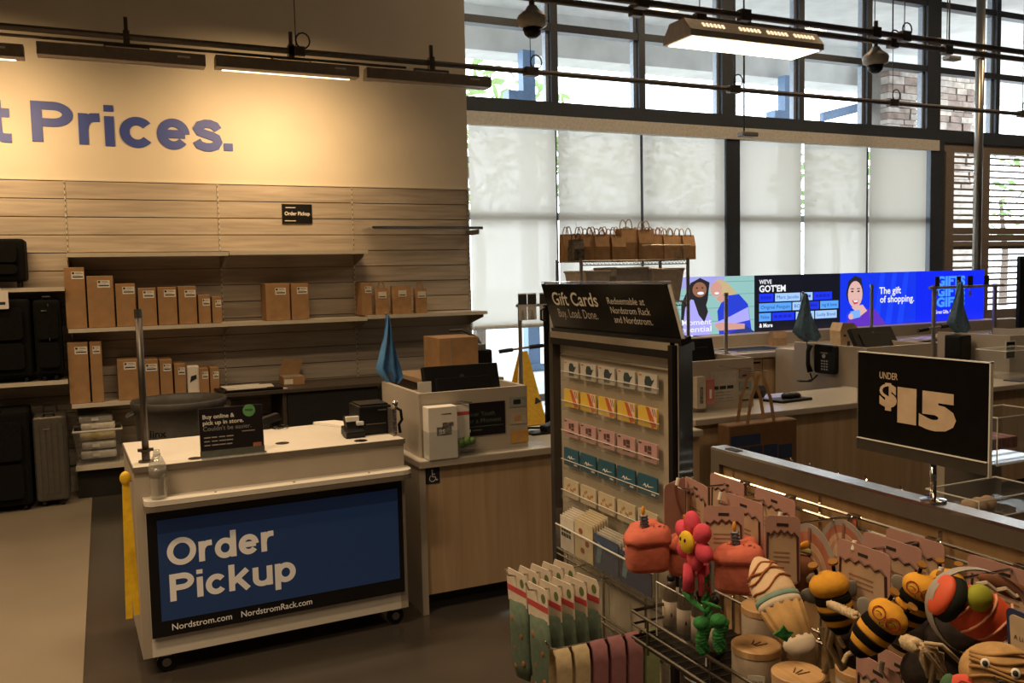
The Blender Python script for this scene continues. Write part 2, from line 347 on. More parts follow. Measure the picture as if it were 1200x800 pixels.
for i in range(6):
    x0 = zx(gx[2*i], 250, YG-.1)[0]; x1 = zx(gx[2*i+1], 250, YG-.1)[0]
    t = thing('roller_shade', 'pale translucent roller shade, '+names[i], 'shade', ((x0+x1)/2, YG-.1, 1.0), 'roller shades along the storefront')
    MB().poly([(x0, YG-.1, 1.02), (x1, YG-.1, 1.02), (x1, YG-.1, 3.34), (x0, YG-.1, 3.34)]).build('fabric', shade_m, t)
    MB().tube([(x0+.01, YG-.1, 1.01), (x1-.01, YG-.1, 1.01)], .018).build('bottom_bar', valance_m, t)
    MB().tube([(x0+.005, YG-.12, 3.36), (x1-.005, YG-.12, 3.36)], .035).build('roller_tube', valance_m, t)
# louvred bay on the right
brownf = mat('brown_louvre_frame', (.30, .24, .19), .5)
brownl = mat('brown_louvre_slat', (.40, .33, .27), .5)
XL = MX[6]+.14
wd = sthing('window_3', (XL, YG, 0))
B_((XL, YG-.03, 3.32), (16, YG+.1, 3.59)).build('head_panel', brownf, wd)
for x in (XL+.25, XL+1.05, XL+3.3): B_((x-.09, YG-.04, 0), (x+.09, YG+.08, 3.32)).build('stile', brownf, wd)
B_((XL, YG, 0), (XL+.16, YG+.06, 3.32)).build('pale_jamb', alumside, wd)
for z in (2.28, 1.93): B_((XL+.2, YG-.03, z-.03), (16, YG+.07, z+.03)).build('rail', brownl, wd)
z = 3.26; k = 0
while z > .9:
    if 1.93 < z < 2.28: B_((XL+.2, YG, z-.10), (16, YG+.02, z+.0)).build('solid_slat', brownf, wd); z -= .105
    else: MB().obox((XL+2.5, YG+.02, z), V((2.3, 0, 0)), V((0, .022, .006)), V((0, -.003, .012))).build('slat', brownl, wd); z -= .098
MB().poly([(XL+.2, YG+.07, .1), (16, YG+.07, .1), (16, YG+.07, 3.32), (XL+.2, YG+.07, 3.32)]).build('pane', glass, wd)
B_((XL+.2, YG-.02, 0), (16, YG+.05, .9)).build('kick_panel', brownf, wd)
# ----------------------------------------------------------------- outdoors
pave = mat('pale_concrete_paving', (.42, .41, .39), .8, scale=1)
struct(B_((-40, YG+.1, -.12), (70, 90, -.02)).build('ground_outside', pave))
soff = mat('grey_soffit', (.66, .66, .64), .8, scale=2)
struct(MB().box((-10, YG+.1, 6.0), (30, 14, 6.2)).box((-10, 13.6, 5.28), (30, 14.2, 6.2)).build('soffit', soff))
bluep = mat('blue_grey_post', (.16, .26, .44), .5)
def post(px, lbl, arm):
    p = PY(px, 90, 13.5); t = thing('canopy_post', lbl, 'post', (p.x, 13.5, -.02), 'steel canopy posts outside')
    B_((p.x-.11, 13.4, -.02), (p.x+.11, 13.6, 5.30)).build('shaft', bluep, t)
    B_((p.x-.15, 13.35, -.02), (p.x+.15, 13.65, .1)).build('base_plate', bluep, t)
    B_((p.x-.40, 13.35, 4.15), (p.x-.11, 13.6, 4.62)).build('junction_box', bluep, t)
    if arm: MB().obox((p.x+2.6, 13.5, 5.0), V((1.7, 0, .42)), V((0, .05, 0)), V((0, 0, .09))).build('brace', bluep, t)
post(617, 'blue grey steel canopy post outside, left one behind the clerestory', False)
post(921, 'blue grey steel canopy post outside with slanting brace', True)
stone = [mat('stone_%d' % i, c, .85, noise=.15, scale=6, bump=.4) for i, c in enumerate([(.30, .24, .20), (.38, .33, .29), (.24, .18, .15), (.42, .36, .30)])]
mortar = mat('stone_mortar', (.2, .18, .16), .9)
def pillar(px0, px1, Y, lbl):
    x0 = PY(px0, 110, Y).x; x1 = PY(px1, 110, Y).x
    t = thing('stone_pillar', lbl, 'pillar', ((x0+x1)/2, Y, -.02), 'stacked stone pillars outside')
    B_((x0+.04, Y+.04, -.02), (x1-.04, Y+.45, 5.5)).build('core', mortar, t)
    z = 3.2
    while z < 5.5:
        hh = random.choice((.10, .13, .16)); x = x0
        while x < x1-.02:
            wd_ = min(random.uniform(.22, .5), x1-x); B_((x+.008, Y+random.uniform(-.02, .02), z+.008), (x+wd_-.008, Y+.2, z+hh-.006)).build('stone', random.choice(stone), t); x += wd_
        z += hh
    B_((x0, Y, -.02), (x1, Y+.5, 3.2)).build('lower_courses', mat('pale_stone_base', (.40, .36, .32), .85, noise=.1, scale=5, bump=.3), t)
pillar(1041, 1077, 13.0, 'stacked brown stone pillar outside, between the thin mullions')
pillar(1100, 1143, 13.2, 'stacked brown stone pillar outside above the louvred bay')
leafm = [leaf_mat('leaf_%d' % i, c) for i, c in enumerate([(.16, .25, .10), (.22, .31, .13), (.14, .21, .10)])]
bark = mat('bark', (.12, .09, .07), .9)
def tree(x, y, h, r, lbl, dens=700):
    t = thing('tree', lbl, 'tree', (x, y, -.02), 'trees beyond the storefront')
    MB().tube([(x, y, -.02), (x+.1, y, h*.35), (x-.1, y+.1, h*.7)], [.16, .12, .06], 8).build('trunk', bark, t)
    mb = MB(); rr = random.Random(int(x*10))
    for i in range(dens):
        d = V((rr.gauss(0, 1), rr.gauss(0, 1), rr.gauss(0, .8))); d.normalize(); q = V((x, y, h*.72))+V((d.x*r, d.y*r, d.z*h*.34))*rr.uniform(.35, 1)**.5
        a = V((rr.gauss(0, 1), rr.gauss(0, 1), rr.gauss(0, 1))).normalized(); b = a.orthogonal().normalized(); s = rr.uniform(.10, .24)
        mb.poly([q-a*s, q+b*s*.6, q+a*s, q-b*s*.6])
    o = mb.build('foliage', leafm[int(x) % 3], t); o['kind'] = 'stuff'
tree(7.6, 18, 6, 2.4, 'leafy tree outside, blurred behind the leftmost roller shade')
tree(13.6, 21, 5.5, 2.2, 'leafy tree outside behind the middle roller shades')
tree(33.0, 24, 6, 2.6, 'green tree outside seen between the louvre slats', 260)
tree(24.0, 24, 6, 2.4, 'leafy tree outside behind the right roller shades')
# ================================================================= OVERHEAD
pipe_m = mat('dark_conduit', (.19, .17, .15), .4, .7, noise=.05)
wire_m = mat('thin_wire', (.04, .04, .04), .5, .5)
bar_m = mat('bronze_light_bar', (.30, .25, .20), .5, .2)
YT = 6.5; ZT0 = 3.225
t = thing('lighting_track', 'long dark conduit track running along the cream wall past the windows', 'track', (4, YT, ZT0))
MB().tube([(-4, YT, ZT0), (15.9, YT, ZT0)], .022).build('conduit', pipe_m, t)
MB().tube([(-4, YT, ZT0-.05), (2.2, YT, ZT0-.05)], .010).build('lower_rail', pipe_m, t)
for px, py in ((347, 60), (622, 85), (860, 107), (1046, 121), (1198, 134)):
    p = PY(px, py, YT)
    c = B_((p.x-.06, YT-.03, ZT0-.035), (p.x+.06, YT+.03, ZT0+.035)).build('clamp', pipe_m, t, .006)
    MB().tube([(p.x, YT, ZT0), (p.x-.01, YT, ZC)], .0035, 5).build('hanger_wire', wire_m, c)
    MB().tube([V((p.x+.05+.05*math.cos(a), YT, ZT0+.08+.055*math.sin(a))) for a in [i*math.pi/6 for i in range(12)]], .006, 6, True).build('wire_loop', wire_m, c)
# wall-washer bars under the track
bars = [(-170, 28, 54, True, 'bronze linear wall-washer bar cut off by the left frame edge, lit'), (43, 240, 65, False, 'bronze linear wall-washer bar left of the big lettering end'), (252, 419, 79, True, 'bronze linear wall-washer bar lighting the wall right of the lettering'), (428, 573, 92, False, 'bronze linear wall-washer bar reaching over the window edge')]
for x0, x1, y, lit, lbl in bars:
    a = PY(x0, y-6, YT).x; b = PY(x1, y+4, YT).x; zc = PY((x0+x1)/2, y, YT).z
    t = thing('wall_washer', lbl, 'light bar', ((a+b)/2, YT, zc), 'linear wall-washer bars')
    mb = MB().prism([(a, YT-.05, zc+.04), (a, YT+.05, zc+.04), (a, YT+.07, zc-.04), (a, YT-.05, zc-.04)], (b-a, 0, 0)); mb.build('housing', bar_m, t, .004)
    B_((a+.05, YT+.04, zc-.043), (b-.05, YT+.065, zc-.038)).build('lens', glow('washer_lens', (1, .8, .5), 3) if lit else acryl_edge, t)
    br = MB(); m = (a+b)/2+.02
    br.box((m-.14, YT-.012, zc+.055), (m+.14, YT+.012, zc+.07)).box((m-.14, YT-.01, zc+.03), (m-.13, YT+.01, zc+.06)).box((m+.13, YT-.01, zc+.03), (m+.14, YT+.01, zc+.06)).box((m-.02, YT-.03, zc+.06), (m+.02, YT+.03, zc+.16)).box((m-.012, YT-.012, zc+.16), (m+.012, YT+.012, zc+.25))
    br.build('bracket', pipe_m, t)
    B_((b-.18, YT-.055, zc+.005), (b-.10, YT-.05, zc+.018)).build('white_tab', white_p, t)
    if lit: area('washer_lamp', ((a+b)/2, YT+.075, zc-.06), (0, 1, -.55), b-a, .04, 12, (1.0, .64, .31), 120)
# two conduits and the pendant luminaire on the right
YL = 5.5
for lbl, (xa, ya), (xb, yb), r in (('dark conduit carrying the lit pendant and the dome cameras', (740, 11), (1200, 71), .024), ('second dark conduit just above the lit pendant', (850, 14.6), (1200, 62), .024)):
    Yp = YL if 'cameras' in lbl else YL-.35
    z = (PY(xa, ya, Yp).z+PY(xb, yb, Yp).z)/2; t = thing('conduit', lbl, 'conduit', (6, Yp, z))
    MB().tube([(1.5, Yp, z), (14, Yp, z)], r).build('pipe', pipe_m, t)
    for px in ((745, 820, 872, 1046, 1110) if 'cameras' in lbl else (752, 872, 1025, 1060)):
        x = PY(px, 30, Yp).x
        c = B_((x-.045, Yp-.03, z-.04), (x+.045, Yp+.03, z+.04)).build('clamp', pipe_m, t, .005)
        MB().tube([(x, Yp, z), (x, Yp, ZC)], .004, 5).build('hanger_rod', wire_m, c)
        if px in (752, 1046, 1060): MB().tube([V((x+.03+.05*math.cos(a), Yp, z+.06+.05*math.sin(a))) for a in [i*math.pi/6 for i in range(12)]], .006, 6, True).build('wire_loop', wire_m, c)
a = PY(793, 46, YL); b = PY(947, 66, YL); z = (a.z+b.z)/2
t = thing('pendant_luminaire', 'lit linear pendant luminaire with slotted top hanging before the windows', 'pendant light', ((a.x+b.x)/2, YL, z))
mb = MB()
prof = [(-.17, 0), (-.17, .045), (-.09, .14), (.09, .14), (.17, .045), (.17, 0)]
lum_m = mat('pale_luminaire_housing', (.50, .42, .34), .45, .2)
MB().prism([(a.x, YL+y, z+zz) for y, zz in prof], (b.x-a.x, 0, 0)).build('housing', lum_m, t)
MB().box((a.x+.03, YL-.15, z-.006), (b.x-.03, YL+.15, z-.001)).build('diffuser', glow('pendant_diffuser', (1, .80, .52), 5), t)
for s0 in (.12, .40, .62, .84):
    for k in range(6):
        x = a.x+(b.x-a.x)*s0*.95+k*.035
        MB().obox((x, YL-.132, z+.095), V((.009, 0, 0)), V((0, .012, .0144)), V((0, -.003, .0025))).build('slot', glow('pendant_slot', (1, .74, .45), 1.2), t)
for s0 in (.15, .85): MB().tube([(a.x+(b.x-a.x)*s0, YL, z+.14), (a.x+(b.x-a.x)*s0, YL, z+.2)], .012, 6).build('hanger', pipe_m, t)
area('pendant_lamp', ((a.x+b.x)/2, YL, z-.02), (0, 0, -1), b.x-a.x, .28, 20, spread=130)
def dome(px, py, lbl):
    p = PY(px, py, YL); t = thing('dome_camera', lbl, 'security camera', (p.x, YL, p.z), 'dome security cameras')
    o = V((p.x, YL, p.z))
    MB().tube([o+V((0, 0, .12)), o+V((0, 0, .34))], .018).build('stem', pipe_m, t)
    MB().lathe([(-.02, .062), (.0, .098), (.045, .105), (.065, .095), (.10, .05), (.13, .03)], o, seg=24).build('housing', mat('pale_camera_housing', (.45, .43, .40), .4), t, smooth=True)
    MB().lathe([(-.085, .0), (-.08, .03), (-.06, .055), (-.02, .068)], o, seg=20).build('dome', black, t, smooth=True)
dome(624, 30, 'hanging dome security camera left of the lit pendant')
dome(1026, 74, 'hanging dome security camera right of the lit pendant')
t = PY(1148, 100, 8.2)
po = thing('steel_pole', 'tall pale steel pole in front of the louvred bay', 'pole', (t.x, 8.2, 0))
MB().tube([(t.x, 8.2, 0), (t.x, 8.2, ZC)], .055, 16).build('shaft', steel, po, smooth=True)
MB().tube([(t.x, 8.2, 4.32), (t.x, 8.2, 4.40)], .085, 16).build('collar', steel, po)
MB().tube([(t.x, 8.2, 0), (t.x, 8.2, .02)], .12, 16).build('base_flange', steel, po)
for px, py, lbl in ((872, 155, 'small grey pendant sensor hanging low on a thin rod before the header'), (1112, 66, 'small grey pendant sensor hanging near the steel pole')):
    p = PY(px, py, 7.4); s = thing('hanging_sensor', lbl, 'sensor', (p.x, 7.4, p.z))
    MB().tube([p, (p.x, 7.4, ZC)], .010, 6).build('rod', wire_m, s); MB().obox(p+V((.05, 0, -.02)), V((.10, 0, 0)), V((0, .05, 0)), V((0, 0, .025))).build('sensor_body', greymetal, s, .012)
# ================================================================= LEFT WALL
blue_l = mat('blue_vinyl_lettering', (.035, .07, .36), .5, noise=.02)
t = thing('wall_lettering', 'large blue letters reading t Prices. on the cream wall', 'sign', PY(150, 150, YW))
FW_ = Fr((0, YW, 0), (1, 0, 0), (0, 0, 1))     # frame of the wall, facing the room
def pu(x, y): p = PY(x, y, YW); return p.x, p.z
for ch, x0, x1, ytop, ybot in (('t', -18, 14, 116, 166), ('P', 38, 87, 118, 167.5), ('r', 91, 118, 132.5, 170), ('i', 121, 135, 123, 171.5), ('c', 139, 181, 136, 174), ('e', 183, 223, 138, 176), ('s', 226, 260, 140, 177.5), ('.', 262, 273, 168, 177)):
    xa, zt = pu(x0, ytop); xb, zb = pu(x1, ybot); xa = pu(x0, ybot)[0] if ch in 'P' else xa
    gw = GROT[ch][0]; g1 = {'P': 1, 'i': 1.02, 't': .95, '.': GW}.get(ch, GX+.012 if ch in 'ces' else GX); g0 = -.012 if ch in 'ces' else 0
    strokes(ch, lambda u, v: V((xa+u/gw*(xb-xa), YW-.010, zb+(v-g0)/(g1-g0)*(zt-zb))), V((0, 1, 0)), .010).build('letter', blue_l, t)
# small black sign on the planks
a = PY(330, 239, YW-.03); b = PY(366, 262, YW-.03); F = Fr((a.x, YW-.024, b.z), (1, 0, 0), (0, 0, 1)); Wd, Hd = b.x-a.x, a.z-b.z
t = thing('wall_sign', 'small black sign reading Order Pickup on the plank wall', 'sign', (a.x, YW-.03, b.z))
F.rect(0, 0, Wd, Hd, 0, .012).build('panel', black, t); text('Order Pickup', F, Wd*.08, Hd*.42, .032, label_m, t, bold=.03, width=Wd*.84, k=.0135)
for k0, x0, x1 in ((.80, .12, .45), (.12, .08, .45)): F.rect(Wd*x0, Hd*k0, Wd*x1, Hd*(k0+.04), .012, .013).build('tape_strip', label_m, t)
# shelves
SF = 7.25
def shelf(x0, x1, z, lbl, yf=SF, th=.022, brk=True):
    t = thing('wall_shelf', lbl, 'shelf', ((x0+x1)/2, YW, z))
    B_((x0, yf, z-th), (x1, YW-.03, z)).build('board', shelf_m, t, .002)
    B_((x0, yf-.004, z-th-.006), (x1, yf, z+.002)).build('front_lip', shelf_m, t)
    for x in stds:
        if brk and x0-.02 <= x <= x1+.02:
            xx = min(max(x, x0+.004), x1-.004)
            MB().prism([(xx-.004, yf+.02, z-th), (xx-.004, YW-.03, z-th), (xx-.004, YW-.03, z-.12), (xx-.004, yf+.02, z-.05)], (.008, 0, 0)).build('bracket', shelf_dark, t)
    return t
shelf(-.178, .955, 1.829, 'top shelf over the kraft boxes, left half, empty'); shelf(.962, 2.073, 1.834, 'top shelf right half, empty, under the small black sign')
shelf(-.196, 2.05, 1.276, 'middle wall shelf carrying a row of kraft boxes'); shelf(2.054, 3.146, 1.289, 'middle wall shelf at the window end carrying paper bags')
shelf(-.202, .845, .719, 'lower wall shelf behind the grey trash can')
shelf(-1.9, -.205, 1.585, 'shelf at left edge carrying a black soft suitcase'); shelf(-1.9, -.218, .905, 'shelf at left edge carrying black upright luggage')
kick = mat('black_kickboard', (.012, .011, .010), .7)
t = thing('base_deck', 'low base shelf with black kick panel under the lower shelf', 'shelf', (.45, YW, 0))
B_((-.195, 7.27, .235), (.84, YW-.04, .255)).build('deck', shelf_m, t); B_((-.19, 7.32, 0), (.84, YW-.04, .235)).build('kick_panel', kick, t)
B_((-.2, 7.26, .22), (.84, 7.27, .258)).build('front_lip', shelf_m, t)
# chrome-edged clear shelf
t = thing('clear_shelf', 'clear shelf with bright chrome edge high on the plank wall', 'shelf', (2.6, YW, 2.035))
B_((2.12, 7.27, 2.02), (3.10, YW-.03, 2.03)).build('pane', acryl, t); B_((2.12, 7.255, 2.012), (3.125, 7.272, 2.036)).build('chrome_edge', chrome, t)
B_((3.09, 7.28, 1.97), (3.10, YW-.03, 2.012)).build('bracket', greymetal, t)
# boxes on the shelves
def carton(x0, x1, yt, yb, z, yf, dep, lbl, grp, lab=(.35, .55, .7, .2), m=kraft, ang=0):
    a = PY(x0, yb, yf).x+.003; b = PY(x1, yb, yf).x-.003; h = PY((x0+x1)/2, yt, yf).z-z
    t = thing('carton', lbl, 'box', ((a+b)/2, yf+dep/2, z), grp)
    B_((a, yf, z+.001), (b, yf+dep, z+h)).build('box_body', m, t, .003, seg=1)
    F = Fr((a, yf, z), (1, 0, 0), (0, 0, 1)); W = b-a
    for s in (-.004, .004): F.rect(W*.5-.0008, h*.02, W*.5+.0008, h*.98, 0, .0004) if False else None
    lw = min(.085, W*.62); lh = .055; lx = min(W*.97-lw, W*lab[0]+random.uniform(-.01, .01)); ly = h-.02-lh-random.uniform(0, .02)
    lab_o = F.rect(lx, ly, lx+lw, ly+lh, 0, .0015).build('shipping_label', label_m, t)
    mb = MB()
    for (u0, v0, u1, v1) in ((.06, .65, .25, .92), (.33, .70, .9, .75), (.33, .84, .8, .88), (.10, .20, .92, .36), (.10, .46, .7, .50)):
        q = F.rect(lx+lw*u0, ly+lh*v0, lx+lw*u1, ly+lh*v1, .0015, .0018); mb.add(q.v, q.f)
    mb.build('print', ink, lab_o); F.rect(W*.46, h-.012, W*.54, h, 0, .001) if False else None
    B_((a+.002, yf+dep*.44, z+h), (b-.002, yf+dep*.56, z+h+.0008)).build('tape', mat('packing_tape', (.33, .22, .12), .3), t)
row1 = [(78, 103, 313, 384), (104, 136, 323, 384), (137, 161, 332, 382), (163, 185, 337, 380), (186, 209, 336, 379), (210, 232, 335, 378), (233, 248, 345, 377), (249, 261, 347, 376)]
tall = ['tallest kraft box, left end of the middle shelf', 'wide tall kraft box, second on the middle shelf', 'kraft box third from left on the middle shelf', 'kraft box fourth from left on the middle shelf', 'kraft box fifth from left on the middle shelf', 'kraft box sixth from left on the middle shelf', 'small kraft box seventh from left on the middle shelf', 'smallest kraft box, eighth on the middle shelf']
for i, (x0, x1, yt, yb) in enumerate(row1): carton(x0, x1, yt, yb, 1.277, 7.285, .24, tall[i], 'kraft boxes on the middle shelf')
carton(312, 341, 332, 373, 1.277, 7.285, .24, 'kraft box left of a pair, middle of the middle shelf', 'kraft boxes on the middle shelf', (.45, .5, .7, .2))
carton(342, 363, 332, 372, 1.277, 7.285, .24, 'kraft box right of a pair, middle of the middle shelf', 'kraft boxes on the middle shelf', (.3, .5, .7, .2))
row2 = [(82, 107, 401, 473), (108, 123, 400, 471), (139, 164, 421, 469), (165, 188, 421, 467), (188.5, 204, 421, 465), (205, 219, 426, 461), None, (234, 246, 431, 459), (246.5, 258, 430, 458)]
low = ['tall kraft box at the left end of the lower shelf', 'tall narrow kraft box, second on the lower shelf', 'wide kraft box left of the counter pole on lower shelf', 'kraft box partly hidden by the counter pole', 'kraft box just right of the counter pole', 'small kraft box left of the white parcel', None, 'small kraft box right of the white parcel', 'last small kraft box on the lower shelf']
for i, r in enumerate(row2):
    if r: carton(*r, .72, 7.285, .24, low[i], 'kraft boxes on the lower shelf')
a = PY(220, 458, 7.3); b = PY(233, 428, 7.3)
t = thing('parcel', 'white poly mailer parcel between kraft boxes on the lower shelf', 'parcel', (a.x, 7.4, .72))
MB().box((a.x, 7.3, .721), (b.x, 7.36, b.z)).build('mailer', white_p, t, .012); Fr((a.x, 7.3, .72), (1, 0, 0), (0, 0, 1)).shape([(.02, .10), (.07, .13), (.07, .16), (.03, .15)], 0, .002).build('black_mark', ink, t)
# paper bags on the window-end shelf
def pbag(name, lbl, grp, c, w, d, h, m=kraft2, rot=0, handles=True, tagon=False, cat='bag'):
    t = thing(name, lbl, cat, c, grp, rot); L = WM[t.name]; q = lambda x, y, z: L @ V((x, y, z))
    mb = MB(); k = .012
    a = [q(-w/2, -d/2, 0), q(w/2, -d/2, 0), q(w/2, d/2, 0), q(-w/2, d/2, 0)]
    b = [q(-w/2, -d/2, h*.55), q(w/2, -d/2, h*.55), q(w/2-k, 0, h*.5), q(w/2, d/2, h*.55), q(-w/2, d/2, h*.55), q(-w/2+k, 0, h*.5)]
    T = [q(-w/2, -d*.32, h), q(w/2, -d*.32, h), q(w/2-k, 0, h*.99), q(w/2, d*.32, h), q(-w/2, d*.32, h), q(-w/2+k, 0, h*.99)]
    a6 = [a[0], a[1], q(w/2, 0, 0), a[2], a[3], q(-w/2, 0, 0)]
    mb.add(a6+b+T, [(0, 5, 4, 3, 2, 1)]+[(i, (i+1) % 6, 6+(i+1) % 6, 6+i) for i in range(6)]+[(6+i, 6+(i+1) % 6, 12+(i+1) % 6, 12+i) for i in range(6)])
    mb.build('bag_body', m, t)
    if handles:
        for s in (-1, 1):
            pts = [q(-w*.22, s*d*.33, h-.01)]+[q(w*.22*math.cos(math.pi-an), s*d*.33, h+h*.28*math.sin(an)) for an in [R(x) for x in range(15, 180, 30)]]+[q(w*.22, s*d*.33, h-.01)]
            MB().tube(pts, .004, 5).build('handle', m, t)
    if tagon:
        Fq = Fr(q(-.03, -d/2-.002, h*.62), L.to_3x3() @ V((1, 0, 0)), (0, 0, 1)); l = Fq.rect(0, 0, .07, .055, 0, .0015).build('shipping_label', label_m, t); Fq.rect(.008, .01, .06, .018, .0015, .002).build('print', ink, l)
    return t
bg_ = 'paper bags on the window-end shelf'
def shp(px, yf=7.4): return PY(px, 368, yf).x
carton(424, 437, 331, 367, 1.29, 7.33, .2, 'plain kraft box beside the paper bags', 'boxes at the window end')
pbag('paper_bag', 'kraft paper bag with handles, left one on the window-end shelf', bg_, (shp(446), 7.36, 1.29), .115, .1, .225, tagon=True, rot=-.2)
pbag('paper_bag', 'widest kraft paper bag, middle one on the window-end shelf', bg_, (shp(469), 7.37, 1.29), .165, .12, .24, tagon=True, handles=False, rot=-.15)
pbag('paper_bag', 'small dark kraft paper bag at the right on the window-end shelf', bg_, (shp(491), 7.36, 1.29), .10, .09, .215, tagon=True, rot=-.1)
# luggage
def suitcase(lbl, x0, x1, z, h, yf, dep, soft, m, handle=0):
    t = thing('suitcase', lbl, 'suitcase', ((x0+x1)/2, yf+dep/2, z), 'luggage at the left frame edge'); w = x1-x0
    B_((x0, yf, z+.045), (x1, yf+dep, z+h)).build('shell', m, t, .03, seg=3)
    F = Fr((x0, yf, z), (1, 0, 0), (0, 0, 1))
    if soft:
        F.rrect(w*.10, .10, w*.90, h*.48, .03, 0, .025).build('lower_pocket', m, t); F.rrect(w*.10, h*.52, w*.90, h*.90, .03, 0, .03).build('upper_pocket', m, t)
        for v in (h*.5, h*.92): F.rect(w*.55, v, w*.58, v+.02, .025, .034).build('zipper_pull', steel, t)
    else:
        for k in range(5): F.rrect(w*(.1+.17*k), .10, w*(.2+.17*k), h*.92, .01, 0, .006).build('rib', m, t)
    for xx in (x0+.05, x1-.05):
        for yy in (yf+.05, yf+dep-.05): MB().lathe([(-.012, .0225), (.012, .0225)], (xx, yy, z+.0235), (1, 0, 0), 12).build('wheel', black, t)
    MB().tube([(x0+w*.35, yf+.03, z+h-.002), (x0+w*.37, yf+.02, z+h+.02), (x0+w*.63, yf+.02, z+h+.02), (x0+w*.65, yf+.03, z+h-.002)], .009, 6).build('carry_handle', black, t)
    F.rect(w*.3, h*.86, w*.5, h*.875, .03 if soft else .006, .036 if soft else .01).build('badge', steel, t)
    if handle: MB().tube([(x0+w*.3, yf+dep*.7, z+h), (x0+w*.3, yf+dep*.7, z+h+handle), (x1-w*.3, yf+dep*.7, z+h+handle), (x1-w*.3, yf+dep*.7, z+h)], .008, 6).build('pull_handle', darksteel, t)
    return t
X_ = lambda x, y, yf: PY(x, y, yf).x
suitcase('black soft suitcase lying on the upper left shelf', -.95, X_(31, 330, 7.22), 1.586, .35, 7.22, .3, True, blackfab)
t = suitcase('large black soft suitcase standing on the left middle shelf', -.95, X_(40, 440, 7.24), .906, .60, 7.24, .3, True, blackfab)
t = suitcase('narrow black soft suitcase beside the kraft boxes on left shelf', X_(43, 440, 7.24), X_(75, 440, 7.24), .906, .59, 7.24, .3, True, blackfab)
grey_shell = mat('dark_grey_shell', (.10, .095, .085), .28, .3, noise=.06)
suitcase('large black suitcase standing on the floor at the left edge', -.95, X_(39, 590, 7.10), 0, .72, 7.10, .4, True, blackfab)
suitcase('glossy dark grey hardshell suitcase standing on the floor', X_(43, 590, 7.14), X_(83, 588, 7.14), 0, .66, 7.14, .36, False, grey_shell, .05)
a = PY(0, 352, 7.05); t = thing('price_tag', 'white price card hanging from the shelf at the left edge', 'tag', (a.x-.03, 7.15, 1.46))
F = Fr((a.x-.06, 7.19, 1.44), (1, 0, 0), (0, 0, 1)); F.rrect(0, 0, .10, .13, .008, 0, .003).build('card', white_p, t); F.rect(.015, .03, .08, .05, .003, .0035).build('print', ink, t); F.rect(.045, .13, .055, .15, 0, .003).build('hanger', white_p, t)
# clear bin with polybagged goods on the base deck
t = thing('clear_bin', 'clear plastic bin full of polybagged goods on the base deck', 'bin', (.02, 7.4, .257))
xa, xb = X_(93, 548, 7.29), X_(140, 545, 7.29); zt = PY(90, 506, 7.29).z
MB().add([(xa, 7.29, .258), (xb, 7.29, .258), (xb, 7.54, .258), (xa, 7.54, .258), (xa-.03, 7.27, zt), (xb+.03, 7.27, zt), (xb+.03, 7.56, zt), (xa-.03, 7.56, zt)], [(0, 1, 2, 3), (0, 1, 5, 4), (1, 2, 6, 5), (2, 3, 7, 6), (3, 0, 4, 7)]).build('tub', acryl, t)
MB().tube([(xa-.03, 7.27, zt), (xb+.03, 7.27, zt), (xb+.03, 7.56, zt), (xa-.03, 7.56, zt)], .008, 6, True).build('rim', acryl_edge, t)
for i, (dz, c, lbl) in enumerate(((.03, (.5, .48, .44), 'grey polybagged garment at the bottom of the clear bin'), (.10, (.42, .41, .38), 'polybagged garment in the middle of the clear bin'), (.17, (.50, .42, .24), 'polybagged garment with yellow sticker in the clear bin'), (.245, (.60, .56, .50), 'pale polybagged garment on top in the clear bin'), (.30, (.34, .34, .33), 'dark polybagged garment heaped above the clear bin'))):
    g = thing('polybagged_garment', lbl, 'parcel', ((xa+xb)/2, 7.42, .26+dz), 'polybags in the clear bin')
    B_((xa+.012+.01*(i % 2), 7.32, .262+dz), (xb-.012-.015*(i == 4), 7.52, .262+dz+.058)).build('folded_cloth', mat('garment_%d' % i, c, .5, noise=.25, scale=12, bump=.5), g, .02)
    Fr(((xa+xb)/2-.04, 7.319, .262+dz), (1, 0, 0), (0, 0, 1)).rect(0, .018, .05, .042, 0, .001).build('sticker', mat('yellow_sticker', (.6, .42, .08), .5) if i == 2 else label_m, g)
# grey trash can
p = PZ(210, 468, .79); cx, cy = p.x, p.y
t = thing('trash_can', 'round dark grey plastic trash can behind the pickup counter', 'trash can', (cx, cy, 0))
can_m = mat('grey_polyethylene', (.085, .08, .075), .5, noise=.06); r = .30
MB().lathe([(0, .24), (.02, .25), (.60, .285), (.74, .29), (.745, .312), (.79, .315), (.80, .31), (.79, .295), (.74, .283), (.05, .235), (.04, 0)], (cx, cy, 0), seg=40).build('tub', can_m, t, smooth=True)
for s in (-1, 1): MB().tube([(cx+s*.29, cy-.06, .72), (cx+s*.335, cy-.05, .70), (cx+s*.335, cy+.05, .70), (cx+s*.29, cy+.06, .72)], .013, 6).build('handle', can_m, t)
dirn = V((-cx, -cy, 0)).normalized(); side = V((-dirn.y, dirn.x, 0)); o = V((cx, cy, .60))+dirn*.292
F = Fr(o, side, (0, 0, 1)); F.rect(.13, -.02, .20, .035, -.022, -.012).build('label', label_m, t); text('linx', F, -.19, -.02, .05, black, t, name='handwriting', bold=.02, width=.10, k=-.012)
